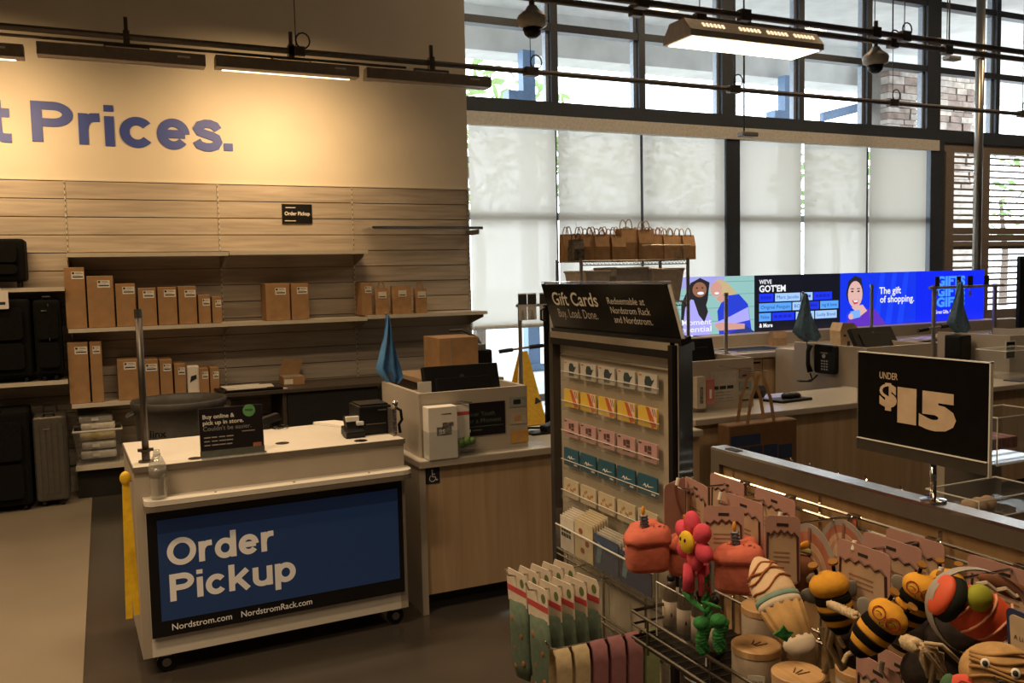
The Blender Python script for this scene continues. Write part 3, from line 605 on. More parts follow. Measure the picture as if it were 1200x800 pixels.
# ================================================================= BACK DESK
desk_m = mat('dark_brown_desk', (.075, .058, .045), .45, noise=.06)
t = thing('back_desk', 'long dark desk against the plank wall behind the pickup counter', 'desk', (1.7, 7.3, 0))
B_((.86, 7.0, .72), (2.75, YW-.04, .748)).build('desk_top', desk_m, t, .003)
for x in (.88, 1.30, 2.72): B_((x-.015, 7.03, 0), (x+.015, YW-.04, .72)).build('side_panel', desk_m, t)
B_((1.32, 7.02, .05), (2.05, 7.04, .72)).build('black_front', blackm, t)
p = PZ(290, 456, .752); t = thing('document_tray', 'thin black tray with white papers on the back desk', 'tray', (p.x, p.y, .75))
MB().obox((p.x, p.y+.02, .757), V((.22, .0, 0)), V((-.03, .16, 0)), V((0, 0, .008))).build('tray', black, t)
for i, (dx, dy, a) in enumerate(((-.02, .0, .05), (.05, .03, -.06), (-.03, .05, .12))):
    MB().obox((p.x+dx, p.y+dy, .767+i*.003), V((.15*math.cos(a), .15*math.sin(a), 0)), V((-.10*math.sin(a), .10*math.cos(a), 0)), V((0, 0, .0012))).build('sheet', white_p, t)
p = PZ(327, 455, .752); o = thing('paper_slip', 'small white slip beside the document tray on the desk', 'paper', (p.x, p.y, .749)); MB().obox((p.x, p.y, .751), V((.06, .01, 0)), V((-.005, .03, 0)), V((0, 0, .001))).build('slip', white_p, o)
p = PZ(345, 451, .75); t = thing('open_box', 'small open kraft box with raised lid on the back desk', 'box', (p.x, p.y+.1, .749))
B_((p.x-.085, p.y, .749), (p.x+.085, p.y+.2, .82)).build('box_body', kraft, t, .002, seg=1); B_((p.x-.078, p.y+.007, .8195), (p.x+.078, p.y+.193, .8206)).build('inside', shelf_dark, t)
MB().add([(p.x-.085, p.y+.2, .82), (p.x+.085, p.y+.2, .82), (p.x+.12, p.y+.23, .93), (p.x-.03, p.y+.23, .95), (p.x-.07, p.y+.215, .88)], [(0, 1, 2, 3, 4)]).build('lid', kraft, t)
Fr((p.x-.08, p.y, .76), (1, 0, 0), (0, 0, 1)).rect(0, 0, .07, .04, 0, .001).build('label', label_m, t)
# pedestal unit, carton and cart behind the accessible station
t = thing('pedestal_unit', 'low wood-topped pedestal unit behind the monitor', 'cabinet', (2.17, 5.75, 0))
B_((1.93, 5.35, 0), (2.38, 6.1, .90)).build('cabinet_body', desk_m, t); B_((1.91, 5.33, .90), (2.42, 6.12, .93)).build('wood_top', maple, t)
a = PY(515, 431, 5.45).x; b = PY(561, 431, 5.45).x; zt = PY(540, 395, 5.45).z
t = thing('carton', 'large plain kraft carton on the pedestal behind the monitor', 'box', ((a+b)/2, 5.6, .93), 'cartons behind the counters')
B_((a, 5.45, .931), (b, 5.75, zt)).build('box_body', kraft, t, .003, seg=1); B_((a+.09, 5.4485, .94), (a+.17, 5.45, .985)).build('label', label_m, t); B_((a+.08, 5.4485, .93), (a+.085, 5.45, zt)).build('seam', shelf_dark, t)
t = thing('utility_cart', 'black cart with curved tube handle beside the kraft carton', 'cart', (b+.06, 5.6, .93)); z0 = .93
MB().tube([(b-.05, 5.85, zt+.02), (b+.03, 5.8, zt+.025), (b+.10, 5.7, zt-.03), (b+.12, 5.65, zt-.10)], .011, 8).build('handle', black, t)
MB().box((b+.02, 5.55, z0), (b+.15, 5.75, zt-.10)).build('cart_body', black, t, .02)
MB().box((b+.035, 5.53, zt-.10), (b+.09, 5.56, zt-.06)).build('latch', steel, t, .005)
# ================================================================= PICKUP COUNTER
PC = (.1, 3.785); PR = .035
def ploc(x, y, z): c, s = math.cos(PR), math.sin(PR); return V((PC[0]+x*c-y*s, PC[1]+x*s+y*c, z))
t = thing('pickup_counter', 'white rolling pickup counter with blue and black screen front', 'counter', ploc(0, 0, 0), rotz=PR)
L = WM[t.name]
def lbx(a, b): m = B_(a, b); m.v = [L @ v for v in m.v]; return m
W = 1.135; D = .62; ZTOP = .872
lbx((0, .012, .085), (.035, D, ZTOP-.022)).build('side_panel', greige, t); lbx((W-.035, .012, .085), (W, D, ZTOP-.022)).build('side_panel', greige, t)
lbx((.035, .012, .74), (W-.035, .03, ZTOP-.022)).build('upper_panel', greige, t); lbx((.035, .012, .085), (W-.035, .03, .72)).build('front_panel', white_lam, t)
lbx((.035, .06, .085), (W-.035, D, .11)).build('bottom_panel', greige, t)
lbx((-.004, 0, ZTOP-.022), (W+.004, D+.01, ZTOP-.001)).build('edge_band', edge_m, t)
lbx((0, .003, ZTOP-.0015), (W, D+.006, ZTOP)).build('counter_top', white_lam, t)
F = Fr(L @ V((0, 0, 0)), L.to_3x3() @ V((1, 0, 0)), (0, 0, 1))
# ledge with rounded ends
pts = [(.028, 0), (.028, -.06)]+[(.028+.035*(1-math.cos(R(a))), -.06-.035*math.sin(R(a))) for a in (30, 60, 90)]+[(W+.012-.05*(1-math.cos(R(a))), -.045-.05*math.sin(R(a))) for a in (90, 60, 30, 0)]+[(W+.012, 0)]
MB().prism([L @ V((x, y+.012, .725)) for x, y in pts], (0, 0, .02)).build('ledge', white_lam, t)
MB().prism([L @ V((x, y*1.01+.012, .7225)) for x, y in pts], (0, 0, -.020)).build('ledge_edge', edge_m, t)
for x in (.3, .62, .95): MB().lathe([(0, .005), (.002, .005)], L @ V((x, -.045, .745)), seg=10).build('screw', darksteel, t)
scr = F.rect(.036, .170, W-.022, .682, 0, .010).build('screen_frame', mat('gloss_black_frame', (.008, .008, .009), .25), t)
navy = mat('screen_navy', (.016, .030, .070), .3, noise=.02, emit=(.012, .028, .070), estr=.30); navyd = mat('screen_navy_dark', (.010, .018, .042), .3, noise=.02, emit=(.007, .016, .04), estr=.3)
F.rect(.074, .235, W-.045, .650, .010, .012).build('display', navy, scr); F.rect(.074, .595, W-.045, .650, .012, .0125).build('dark_band', navyd, scr)
cream_t = mat('cream_lettering', (.80, .76, .70), .5, noise=.01, emit=(.6, .5, .4), estr=.12)
word('Order', F, .106, .458, .112, .425, cream_t, scr, k=.0135); word('Pickup', F, .110, .312, .112, .510, cream_t, scr, k=.0135)
text('Nordstrom.com', F, .112, .192, .026, cream_t, scr, bold=.005, width=.235, k=.011); text('NordstromRack.com', F, .385, .192, .026, cream_t, scr, bold=.005, width=.300, k=.011)
for i, (x, y) in enumerate(((.09, .06), (W-.05, .06), (.09, D-.06), (W-.05, D-.06))):
    o = L @ V((x, y, .04)); c = MB().lathe([(-.013, .026), (-.011, .038), (.011, .038), (.013, .026)], o, L.to_3x3() @ V((0, 1, 0)) if False else (0, 1, .0), 20).build('caster', black, t, smooth=False)
    MB().lathe([(-.014, .018), (.014, .018)], o, (0, 1, 0), 16).build('hub', steel, c); MB().box(o+V((-.02, -.022, .03)), o+V((.02, .022, .048))).build('fork', steel, c)
for x, y, r in ((.24, .06, .028), (.63, .20, .030), (.52, .05, .010), (.95, .06, .030)):
    MB().lathe([(0, r), (.002, r), (.0025, r*.8)], L @ V((x, y, ZTOP)), seg=20).build('grommet', black, t)
MB().tube([L @ V((-.002, .10, .80)), L @ V((-.03, .10, .80)), L @ V((-.035, .10, .82))], .004, 6).build('side_hook', chrome, t)
# yellow strap on the hook
yel = mat('yellow_webbing', (.74, .47, .015), .55, noise=.08)
p = L @ V((-.026, .10, 0)); t2 = thing('yellow_strap', 'bright yellow strap hanging folded from hook beside the counter', 'strap', (p.x, p.y, .25))
for dx, zb in ((-.014, .235), (.018, .245)):
    mb = MB(); n = 12
    for i in range(n):
        z0, z1 = .812-(.812-zb)*i/n, .812-(.812-zb)*(i+1)/n; o0 = .004*math.sin(i*.9); o1 = .004*math.sin((i+1)*.9); k0 = dx*i/n; k1 = dx*(i+1)/n
        mb.add([(p.x+k0-.013, p.y-.003+o0, z0), (p.x+k0+.013, p.y-.003+o0, z0), (p.x+k1+.013, p.y-.003+o1, z1), (p.x+k1-.013, p.y-.003+o1, z1), (p.x+k0-.013, p.y+.003+o0, z0), (p.x+k0+.013, p.y+.003+o0, z0), (p.x+k1+.013, p.y+.003+o1, z1), (p.x+k1-.013, p.y+.003+o1, z1)], [(0, 1, 2, 3), (7, 6, 5, 4), (0, 3, 7, 4), (1, 5, 6, 2)])
    mb.build('strand', yel, t2)
MB().ell((p.x, p.y, .815), .022, .016, .028).build('loop', yel, t2, smooth=True)
# post clamped on the counter
p = L @ V((.055, .10, ZTOP)); ztop = PY(167, 362, p.y).z
t2 = thing('counter_post', 'slim dark steel post standing on the pickup counter corner', 'post', p)
MB().tube([p, (p.x, p.y, ztop-.03)], .0135, 14).build('shaft', darksteel, t2, smooth=True); MB().tube([(p.x, p.y, ztop-.035), (p.x, p.y, ztop)], .016, 14).build('top_clip', chrome, t2)
MB().lathe([(0, .030), (.006, .030), (.008, .016), (.04, .016), (.042, .020), (.052, .020)], p, seg=18).build('base_flange', darksteel, t2); MB().box(p+V((-.03, -.012, .045)), p+V((.03, .012, .055))).build('clamp_bar', darksteel, t2)
# bottle on the ledge
p = L @ V((.085, -.035, .745)); t2 = thing('water_bottle', 'empty clear plastic bottle standing on the counter ledge', 'bottle', p)
pet = clear_mat('clear_pet', (.90, .91, .91), .20, .05, body=.16, bodycol=(.8, .76, .7))
MB().lathe([(0, .018), (.004, .030), (.02, .033), (.04, .030), (.05, .033), (.07, .0305), (.085, .033), (.105, .030), (.115, .033), (.135, .033), (.165, .020), (.175, .0125), (.195, .0125), (.197, .012)], p, seg=24).build('bottle_body', pet, t2, smooth=True)
MB().lathe([(.088, .0335), (.13, .0335)], p, seg=24).build('label_sleeve', clear_mat('faded_label', (.75, .74, .72), .1, .2, body=.35, bodycol=(.4, .38, .35)), t2, smooth=True)
MB().lathe([(.176, .0145), (.182, .0145)], p, seg=20).build('neck_ring', acryl_edge, t2)
# acrylic sign on the counter
a = PZ(235, 537, ZTOP); t2 = thing('counter_sign', 'black pick up in store sign in a clear holder on the counter', 'sign', a)
u = L.to_3x3() @ V((1, 0, 0)); F = Fr(a, u, V((0, .08, 1))); Wd = .262; Hd = .205
F.rect(0, 0, Wd, Hd, -.003, 0).build('holder', acryl, t2); F.rect(.002, .028, Wd-.002, Hd-.002, 0, .002).build('poster', mat('poster_black', (.012, .010, .012), .3), t2)
text('Buy online &', F, .016, .160, .0175, label_m, t2, bold=.02, width=.128, k=.003); text('pick up in store.', F, .016, .135, .0175, label_m, t2, bold=.02, width=.165, k=.003)
text("Couldn't be easier.", F, .016, .110, .0175, mat('grey_lettering', (.28, .28, .28), .5), t2, bold=0, width=.195, k=.003)
MATS['dim_lettering'] = mat('dim_lettering', (.35, .32, .30), .5)
for i in range(3):
    for k in range(4): F.rect(.018+.030*k, .080-.016*i, .018+.030*k+(.026, .022, .024, .028)[(k+i) % 4], .0845-.016*i, .002, .003).build('small_print', MATS['dim_lettering'], t2)
gr = mat('green_badge', (.13, .36, .13), .5); dsc = F.disc(.205, .182, .026, .002, .003, ry=.026).build('badge', gr, t2); text('FREE', F, .190, .179, .009, ink, dsc, width=.03, k=.0035)
F.rect(.172, .095, .225, .0985, .002, .003).build('small_print', MATS['dim_lettering'], t2)
F.rect(0, 0, Wd, .028, 0, .002).build('holder_lip', mat('smoky_plastic', (.10, .105, .095), .15), t2); F.rect(.215, .028, .250, .044, .002, .0025).build('orange_patch', mat('orange_print', (.32, .12, .06), .5), t2)
MB().prism([F.p(0, 0, 0), F.p(Wd, 0, 0), F.p(Wd, 0, 0)-u.cross(V((0, 0, 1)))*-.06, F.p(0, 0, 0)-u.cross(V((0, 0, 1)))*-.06], (0, 0, .003)).build('foot', acryl, t2)
# printer, handset, papers, scanner on the counter
a = PZ(424, 512, ZTOP); t2 = thing('receipt_printer', 'boxy black receipt printer on the pickup counter', 'printer', a)
c0 = a+V((.0, .03, 0)); MB().box(c0, c0+V((.155, .19, .135))).build('printer_body', black, t2, .008); MB().box(c0+V((.03, .0, .05)), c0+V((.125, -.004, .053))).build('paper_slot', steel, t2); MB().box(c0+V((.09, -.002, .112)), c0+V((.13, -.0005, .118))).build('badge', steel, t2)
MB().box(c0+V((.01, .02, .135)), c0+V((.145, .17, .142))).build('cover', black, t2, .004)
a = PZ(411, 513, ZTOP); t2 = thing('card_reader', 'small black card reader left of the receipt printer', 'card reader', a)
MB().obox(a+V((.02, .03, .02)), V((.045, 0, 0)), V((0, .05, .01)), V((0, -.004, .02))).build('base', black, t2, .006); MB().obox(a+V((.02, .05, .06)), V((.035, 0, 0)), V((0, .02, .03)), V((0, -.012, .008))).build('keypad_head', black, t2, .005)
MB().box(a+V((.035, .015, .05)), a+V((.07, .05, .07))).build('pale_button', acryl_edge, t2, .006); MB().box(a+V((-.01, .03, .07)), a+V((.05, .07, .092))).build('receipt', white_p, t2)
a = PZ(461, 511, ZTOP); t2 = thing('handset_stand', 'chrome edged handset stand with coiled cord at counter end', 'phone', a)
MB().box(a, a+V((.018, .08, .125))).build('stand', mat('patterned_steel', (.25, .23, .21), .3, .7, noise=.5, scale=120), t2); MB().ell(a+V((.02, .02, .145)), .016, .012, .018).build('cradle_ring', chrome, t2, smooth=True)
MB().tube([a+V((.02, .02, .13)), a+V((.045, .02, .115)), a+V((.05, .02, .07)), a+V((.035, .02, .05)), a+V((.04, .02, .01))], .007, 6).build('cord', black, t2)
a = PZ(396, 498, ZTOP); t2 = thing('sheet_stack', 'loose white paper stack beside the card reader', 'paper', a)
for i in range(3): MB().obox(a+V((.003*i, .01*i, .002+.003*i)), V((.055, .0, 0)), V((-.05, .095, 0)), V((0, 0, .0012))).build('sheet', white_p, t2)
a = PZ(325, 503, ZTOP); t2 = thing('hand_scanner', 'black handheld scanner with tangled cable on the counter', 'scanner', a)
MB().obox(a+V((-.03, .05, .045)), V((.05, .01, .012)), V((-.005, .022, 0)), V((-.006, 0, .018))).build('scanner_head', black, t2, .008); MB().obox(a+V((-.045, .05, .022)), V((.02, 0, 0)), V((0, .018, 0)), V((0, 0, .022))).build('grip', black, t2, .006)
MB().tube([a+V((.02+.04*math.cos(i*.7)*(1-.02*i), .02+.035*math.sin(i*.7), .006+.003*(i % 3))) for i in range(16)], .004, 5).build('cable', black, t2)
# ================================================================= ACCESSIBLE STATION
YA = 3.89; XA = 1.33; ZA = .742
def station(xa, xb, yf, ztop, box, lbl, end=True):
    t = thing('checkout_station', lbl, 'counter', ((xa+xb)/2, yf+.3, 0), 'checkout stations'); d = 1.0
    B_((xa+.03, yf+.035, .09), (xb, yf+.05, ztop-.03)).build('maple_front', maple, t)
    B_((xa, yf+.02, 0), (xa+.03, yf+d*.6, ztop-.03)).build('side_panel', greige, t)
    B_((xa+.03, yf+.09, 0), (xb, yf+.11, .09)).build('toe_kick', kick, t)
    B_((xa-.004, yf, ztop-.032), (xb, yf+d*.6, ztop-.003)).build('edge_band', greige, t); B_((xa, yf+.004, ztop-.004), (xb, yf+d*.6, ztop)).build('counter_top', mat('gloss_white_top', (.55, .52, .47), .18, noise=.01), t)
    if box:
        x0, x1, y0, y1, zb = box; w = .022
        B_((x0, y0, ztop), (x1, y0+w, zb)).build('box_front', greige, t); B_((x0, y0+w, ztop-.1), (x0+w, y1, zb)).build('box_side', greige, t); B_((x1-w, y0+w, ztop), (x1, y1, zb)).build('box_side', greige, t)
        B_((x0+w, y1-w, ztop), (x1-w, y1, zb-.06)).build('box_back', greige, t); B_((x0+w, y0+w, ztop+.05), (x1-w, y1-w, ztop+.07)).build('work_surface', greige, t)
    return t
t = station(XA, 2.95, YA, ZA, (1.36, 1.93, 3.972, 4.571, 1.05), 'accessible checkout station with maple front and raised box')
F = Fr((XA+.03, YA+.035, 0), (1, 0, 0), (0, 0, 1))
a = PY(501, 548, YA+.03); s = .062
sg = F.rrect(.005, a.z-.078, .075, a.z-.004, .004, 0, .004).build('accessible_sign', mat('dark_sign', (.02, .022, .028), .4), t)
wh = mat('white_print', (.75, .73, .70), .5); mb = MB(); cx, cz = .038, a.z-.05
F_ = F; q = F_.disc(cx, cz+.034, .0055, .004, .0048, 10); mb.add(q.v, q.f)
for (pa, pb) in (((0, .028), (0, .004)), ((0, .016), (.014, .016)), ((0, .004), (.014, .004)), ((.014, .004), (.02, -.014)), ((.02, -.014), (.027, -.011))):
    d = V((pb[0]-pa[0], pb[1]-pa[1])).normalized(); n = V((-d.y, d.x))*.0022; q = F_.shape([(cx+pa[0]-n.x, cz+pa[1]-n.y), (cx+pb[0]-n.x, cz+pb[1]-n.y), (cx+pb[0]+n.x, cz+pb[1]+n.y), (cx+pa[0]+n.x, cz+pa[1]+n.y)], .004, .0048); mb.add(q.v, q.f)
n = 14; arc = [(cx+.0+.016*math.cos(R(110+i*230/n)), cz-.004+.016*math.sin(R(110+i*230/n))) for i in range(n+1)]
for i in range(n):
    (x0, z0), (x1, z1) = arc[i], arc[i+1]; k = .8
    q = F_.shape([(x0, z0), (x1, z1), (cx+(x1-cx)*k, cz-.004+(z1-cz+.004)*k), (cx+(x0-cx)*k, cz-.004+(z0-cz+.004)*k)], .004, .0048); mb.add(q.v, q.f)
mb.build('wheelchair_symbol', wh, sg)
def monitor(c, w, h, lbl, rotz=0, tilt=.35, grp='checkout monitors'):
    t = thing('checkout_monitor', lbl, 'monitor', c, grp, rotz); L3 = WM[t.name].to_3x3(); c = V(c); ax = L3 @ V((1, 0, 0)); up = (L3 @ V((0, -math.sin(tilt), math.cos(tilt)))); nn = ax.cross(up)
    MB().obox(c+V((0, 0, .04))+up*h/2, ax*w/2, up*h/2, nn*.018).build('housing', black, t, .006)
    MB().obox(c+V((0, 0, .04))+up*h*.5+nn*.02, ax*w*.36, up*h*.28, nn*.006).build('rear_cover', black, t, .004); MB().obox(c+V((0, 0, .04))+up*h*.5-nn*.019, ax*w*.47, up*h*.45, nn*.001).build('screen', mat('dark_screen', (.01, .01, .012), .12), t)
    MB().obox(c+V((0, .03, .03)), ax*.03, L3 @ V((0, .02, 0)), V((0, 0, .03))).build('neck', black, t); MB().obox(c+V((0, .03, .006)), ax*.09, L3 @ V((0, .07, 0)), V((0, 0, .006))).build('foot', black, t, .003)
    MB().lathe([(0, .012), (.002, .012)], c+V((0, 0, .04))+up*h*.8+nn*.018, nn, 14).build('badge', darksteel, t)
    return t
monitor((1.70, 4.22, .97-.16), .42, .30, 'black monitor tilted in the accessible station box', tilt=-.28)
# sign, brochure box and cards on the front of the box
FB = Fr((1.36, 3.972, ZA), (1, 0, 0), (0, 0, 1))
def fb(x, y): p = PY(x, y, 3.972); return p.x-1.36, p.z-ZA
x0, z0 = fb(531, 513); x1, z1 = fb(591, 469)
t = thing('donation_sign', 'black sign about youth on the front of the accessible station', 'sign', FB.p(x0, z0)); FB.rect(x0, z0, x1, z1, 0, .006).build('panel', mat('poster_black', (.012, .010, .012), .3), t)
grn = mat('dim_green_lettering', (.09, .13, .10), .5); Wd = x1-x0
text('Empower Youth', FB, x0+.02, z1-.065, .022, grn, t, bold=.01, width=Wd*.72, k=.007); text('Honor a Moment', FB, x0+.02, z1-.098, .022, grn, t, bold=.01, width=Wd*.85, k=.007)
FB.rect(x0+.03, z1-.118, x1-.01, z1-.115, .006, .007).build('rule', grn, t); FB.rect(x0+.04, z0+.02, x0+.09, z0+.034, .006, .007).build('logo_block', wh, t); FB.rect(x0+.10, z0+.024, x0+.15, z0+.030, .006, .007).build('logo_bar', grn, t)
a0, b0 = fb(496, 534); t = thing('brochure_box', 'white printed carton in a clear pocket on the accessible station', 'box', FB.p(a0, 0, .05))
MB().box((1.36+a0, 3.885, ZA+.002), (1.36+a0+.145, 3.965, ZA+.25)).build('carton_body', white_p, t, .003); q = Fr((1.36+a0, 3.885, ZA), (1, 0, 0), (0, 0, 1))
MB().box((1.36+a0-.004, 3.878, ZA+.001), (1.36+a0+.150, 3.972, ZA+.135)).build('clear_pocket', acryl, t)
g2 = mat('grey_print', (.16, .15, .14), .6, noise=.4, scale=60); q.rect(.04, .115, .115, .155, 0, .001).build('print_block', g2, t); q.rect(.07, .155, .125, .175, 0, .001).build('print_block', g2, t); text('BS', q, .052, .122, .022, wh, t, width=.03, k=.0015); q.rect(.065, .213, .115, .218, 0, .001).build('small_print', g2, t)
a0, b0 = fb(530, 515); t = thing('hang_tag_pack', 'pink banded white pack hanging on the station box', 'package', FB.p(a0, b0+.08, .03)); FB.rrect(a0, .05, a0+.075, .245, .004, .035, .04).build('card', white_p, t); FB.rect(a0, .195, a0+.075, .212, .04, .041).build('pink_band', mat('red_band', (.55, .10, .09), .5), t)
MB().tube([FB.p(a0+.03, .26, .0), FB.p(a0+.03, .262, .05), FB.p(a0+.08, .255, .07)], .004, 6).build('hook', chrome, t)
t = thing('green_scrunchie', 'crumpled green ribbon resting in a clear dish on the box', 'ribbon', FB.p(a0+.08, .08, .04))
gm = mat('green_ribbon', (.10, .20, .04), .5, noise=.2)
for i, (dx, dz, r) in enumerate(((.02, .03, .024), (.05, .038, .022), (.075, .034, .018))): MB().lathe([(-.018, r*.7), (-.010, r), (.010, r), (.018, r*.7)], FB.p(a0+dx, dz+.035, .06), (.8, -.5, .2), 14).build('coil', gm, t, smooth=True)
MB().obox(FB.p(a0+.065, .04, .05), V((.075, 0, 0)), V((0, .045, 0)), V((0, 0, .003))).build('clear_dish', acryl, t)
for (xa, ya, xb, yb, c, lbl) in ((597, 477, 616, 464, (.28, .30, .28), 'grey illustrated card at the box corner, top of three'), (598, 497, 617, 483, (.45, .40, .32), 'cream card at the box corner, middle of three'), (599, 519, 619, 503, (.55, .30, .06), 'orange card at the box corner, bottom of three')):
    x0, z0 = fb(xa, ya); x1, z1 = fb(xb, yb); t = thing('gift_card', lbl, 'card', FB.p(x0, z0), 'cards on the accessible station box'); FB.rrect(x0, z0, x1, z1, .004, 0, .004).build('card', mat('card_'+str(xa), c, .4), t)
    FB.rrect(x0+.02, z0+.012, x1-.03, z1-.012, .006, .004, .0045).build('print', ink if xa == 597 else mat('tan_print', (.5, .28, .12), .5), t)
p = V((1.41, 4.45, 1.0)); t = thing('paper_card', 'blank white card standing inside the station box corner', 'paper', (1.44, 4.05, .82)); B_((1.40, 4.10, .815), (1.47, 4.103, 1.09)).build('card', white_p, t)
def flag(base, tip, lbl, wid, col, lean=0):
    t = thing('register_flag', lbl, 'flag', base, 'blue register flags'); base = V(base); tip = V(tip)
    MB().tube([base, tip], .006, 6).build('stick', mat('flag_stick', (.20, .12, .08), .5), t); MB().ell(tip, .009, .009, .012, seg=8, rings=6).build('finial', mat('flag_stick', (.2, .12, .08)), t)
    h = (tip-base).length; mb = MB(); n = 12; rows = []
    prof = [(0, .08, .08), (.15, .22, .25), (.35, .45, .42), (.55, .75, .62), (.68, 1, .78), (.80, .60, .9), (.88, .2, .5)]
    for f, l, r in prof:
        z = tip.z-f*h; c = base.lerp(tip, 1-f); row = []
        for k in range(n+1):
            s = k/n; x = -l*wid*.5+(l+r)*wid*.5*s; row.append(V((c.x+x, c.y-.018+.022*math.sin(s*14+f*3), z-.02*abs(s-.5))))
        rows.append(row)
    for i in range(len(rows)-1):
        for k in range(n): mb.poly([rows[i][k], rows[i][k+1], rows[i+1][k+1], rows[i+1][k]])
    mb.build('cloth', col, t, smooth=True); return t
flag_m = mat('blue_flag_cloth', (.07, .22, .50), .6, noise=.08); 
a = PY(457, 447, 4.55); flag((a.x, 4.55, 1.0), PY(453, 368, 4.55), 'bright blue register flag beside the plank wall', .15, flag_m)
p = PZ(637, 508, ZA); t = thing('hand_scanner', 'black handheld scanner lying on the accessible counter', 'scanner', p)
MB().obox(p+V((.06, .02, .03)), V((.06, .02, .01)), V((-.01, .03, 0)), V((-.003, 0, .022))).build('scanner_head', black, t, .01); MB().tube([p+V((-.01, .02, .03)), p+V((-.06, .05, .03)), p+V((-.09, .10, .012)), p+V((-.12, .11, .008))], .007, 6).build('cable', black, t)
MB().obox(p+V((.02, .02, .006)), V((.1, 0, 0)), V((0, .05, 0)), V((0, 0, .006))).build('mat', black, t)
# ================================================================= GIFT CARD DISPLAY (faces the aisle, -X)
XG = 1.30; GY0, GY1 = 1.80, 2.46           # near and far end
FG = lambda x: Fr((x, 2.5, 0), (0, -1, 0), (0, 0, 1))    # u runs towards the camera, normal -X
panel_m = mat('cream_display_panel', (.46, .41, .33), .5, noise=.02)
t = thing('gift_card_display', 'cream gift card display with chrome posts beside the accessible station', 'display', (XG+.2, 2.13, 0))
B_((XG+.012, GY0+.02, .20), (XG+.03, GY1, 1.40)).build('back_panel', panel_m, t)
B_((XG-.02, GY0-.015, 0), (XG+.022, GY0+.02, 1.425)).build('near_post', mat('mirror_chrome', (.66, .64, .6), .10, 1, noise=.01), t)
B_((XG-.028, GY0+.0, 0), (XG-.02, GY0+.018, 1.42)).build('black_channel', black, t); B_((XG-.015, GY1-.005, 0), (XG+.03, GY1+.02, 1.42)).build('far_post', darksteel, t)
B_((XG-.02, GY0, 1.405), (XG+.04, GY1, 1.425)).build('top_rail', chrome, t); B_((XG-.02, GY0+.02, 1.385), (XG+.0, GY1, 1.405)).build('dark_rail', black, t)
B_((XG+.0, GY0+.03, 1.352), (XG+.012, GY1-.01, 1.357)).build('hang_rail', chrome, t)
B_((XG-.3, GY0+.0, .12), (XG+.03, GY1, .20)).build('base_deck', darksteel, t)
F = FG(XG)
cards = [('white', (.52, .50, .46)), ('striped', (.72, .50, .07)), ('pink', (.50, .30, .30)), ('teal', (.02, .10, .16)), ('cream', (.58, .50, .36))]
rowy = [(420, 437, 439, 460), (453, 478.5, 473.5, 502), (488, 519, 508, 543), (521, 560, 542, 583), (555, 598, 578, 622)]
teal = mat('teal_card', (.015, .085, .14), .3); org = mat('orange_stripe', (.55, .12, .03), .4); pks = mat('pale_stripe', (.78, .55, .44), .4); dk = mat('dark_card_print', (.03, .05, .06), .5); rosep = mat('rose_print', (.10, .05, .05), .5); gold = mat('gold_print', (.40, .22, .07), .5)
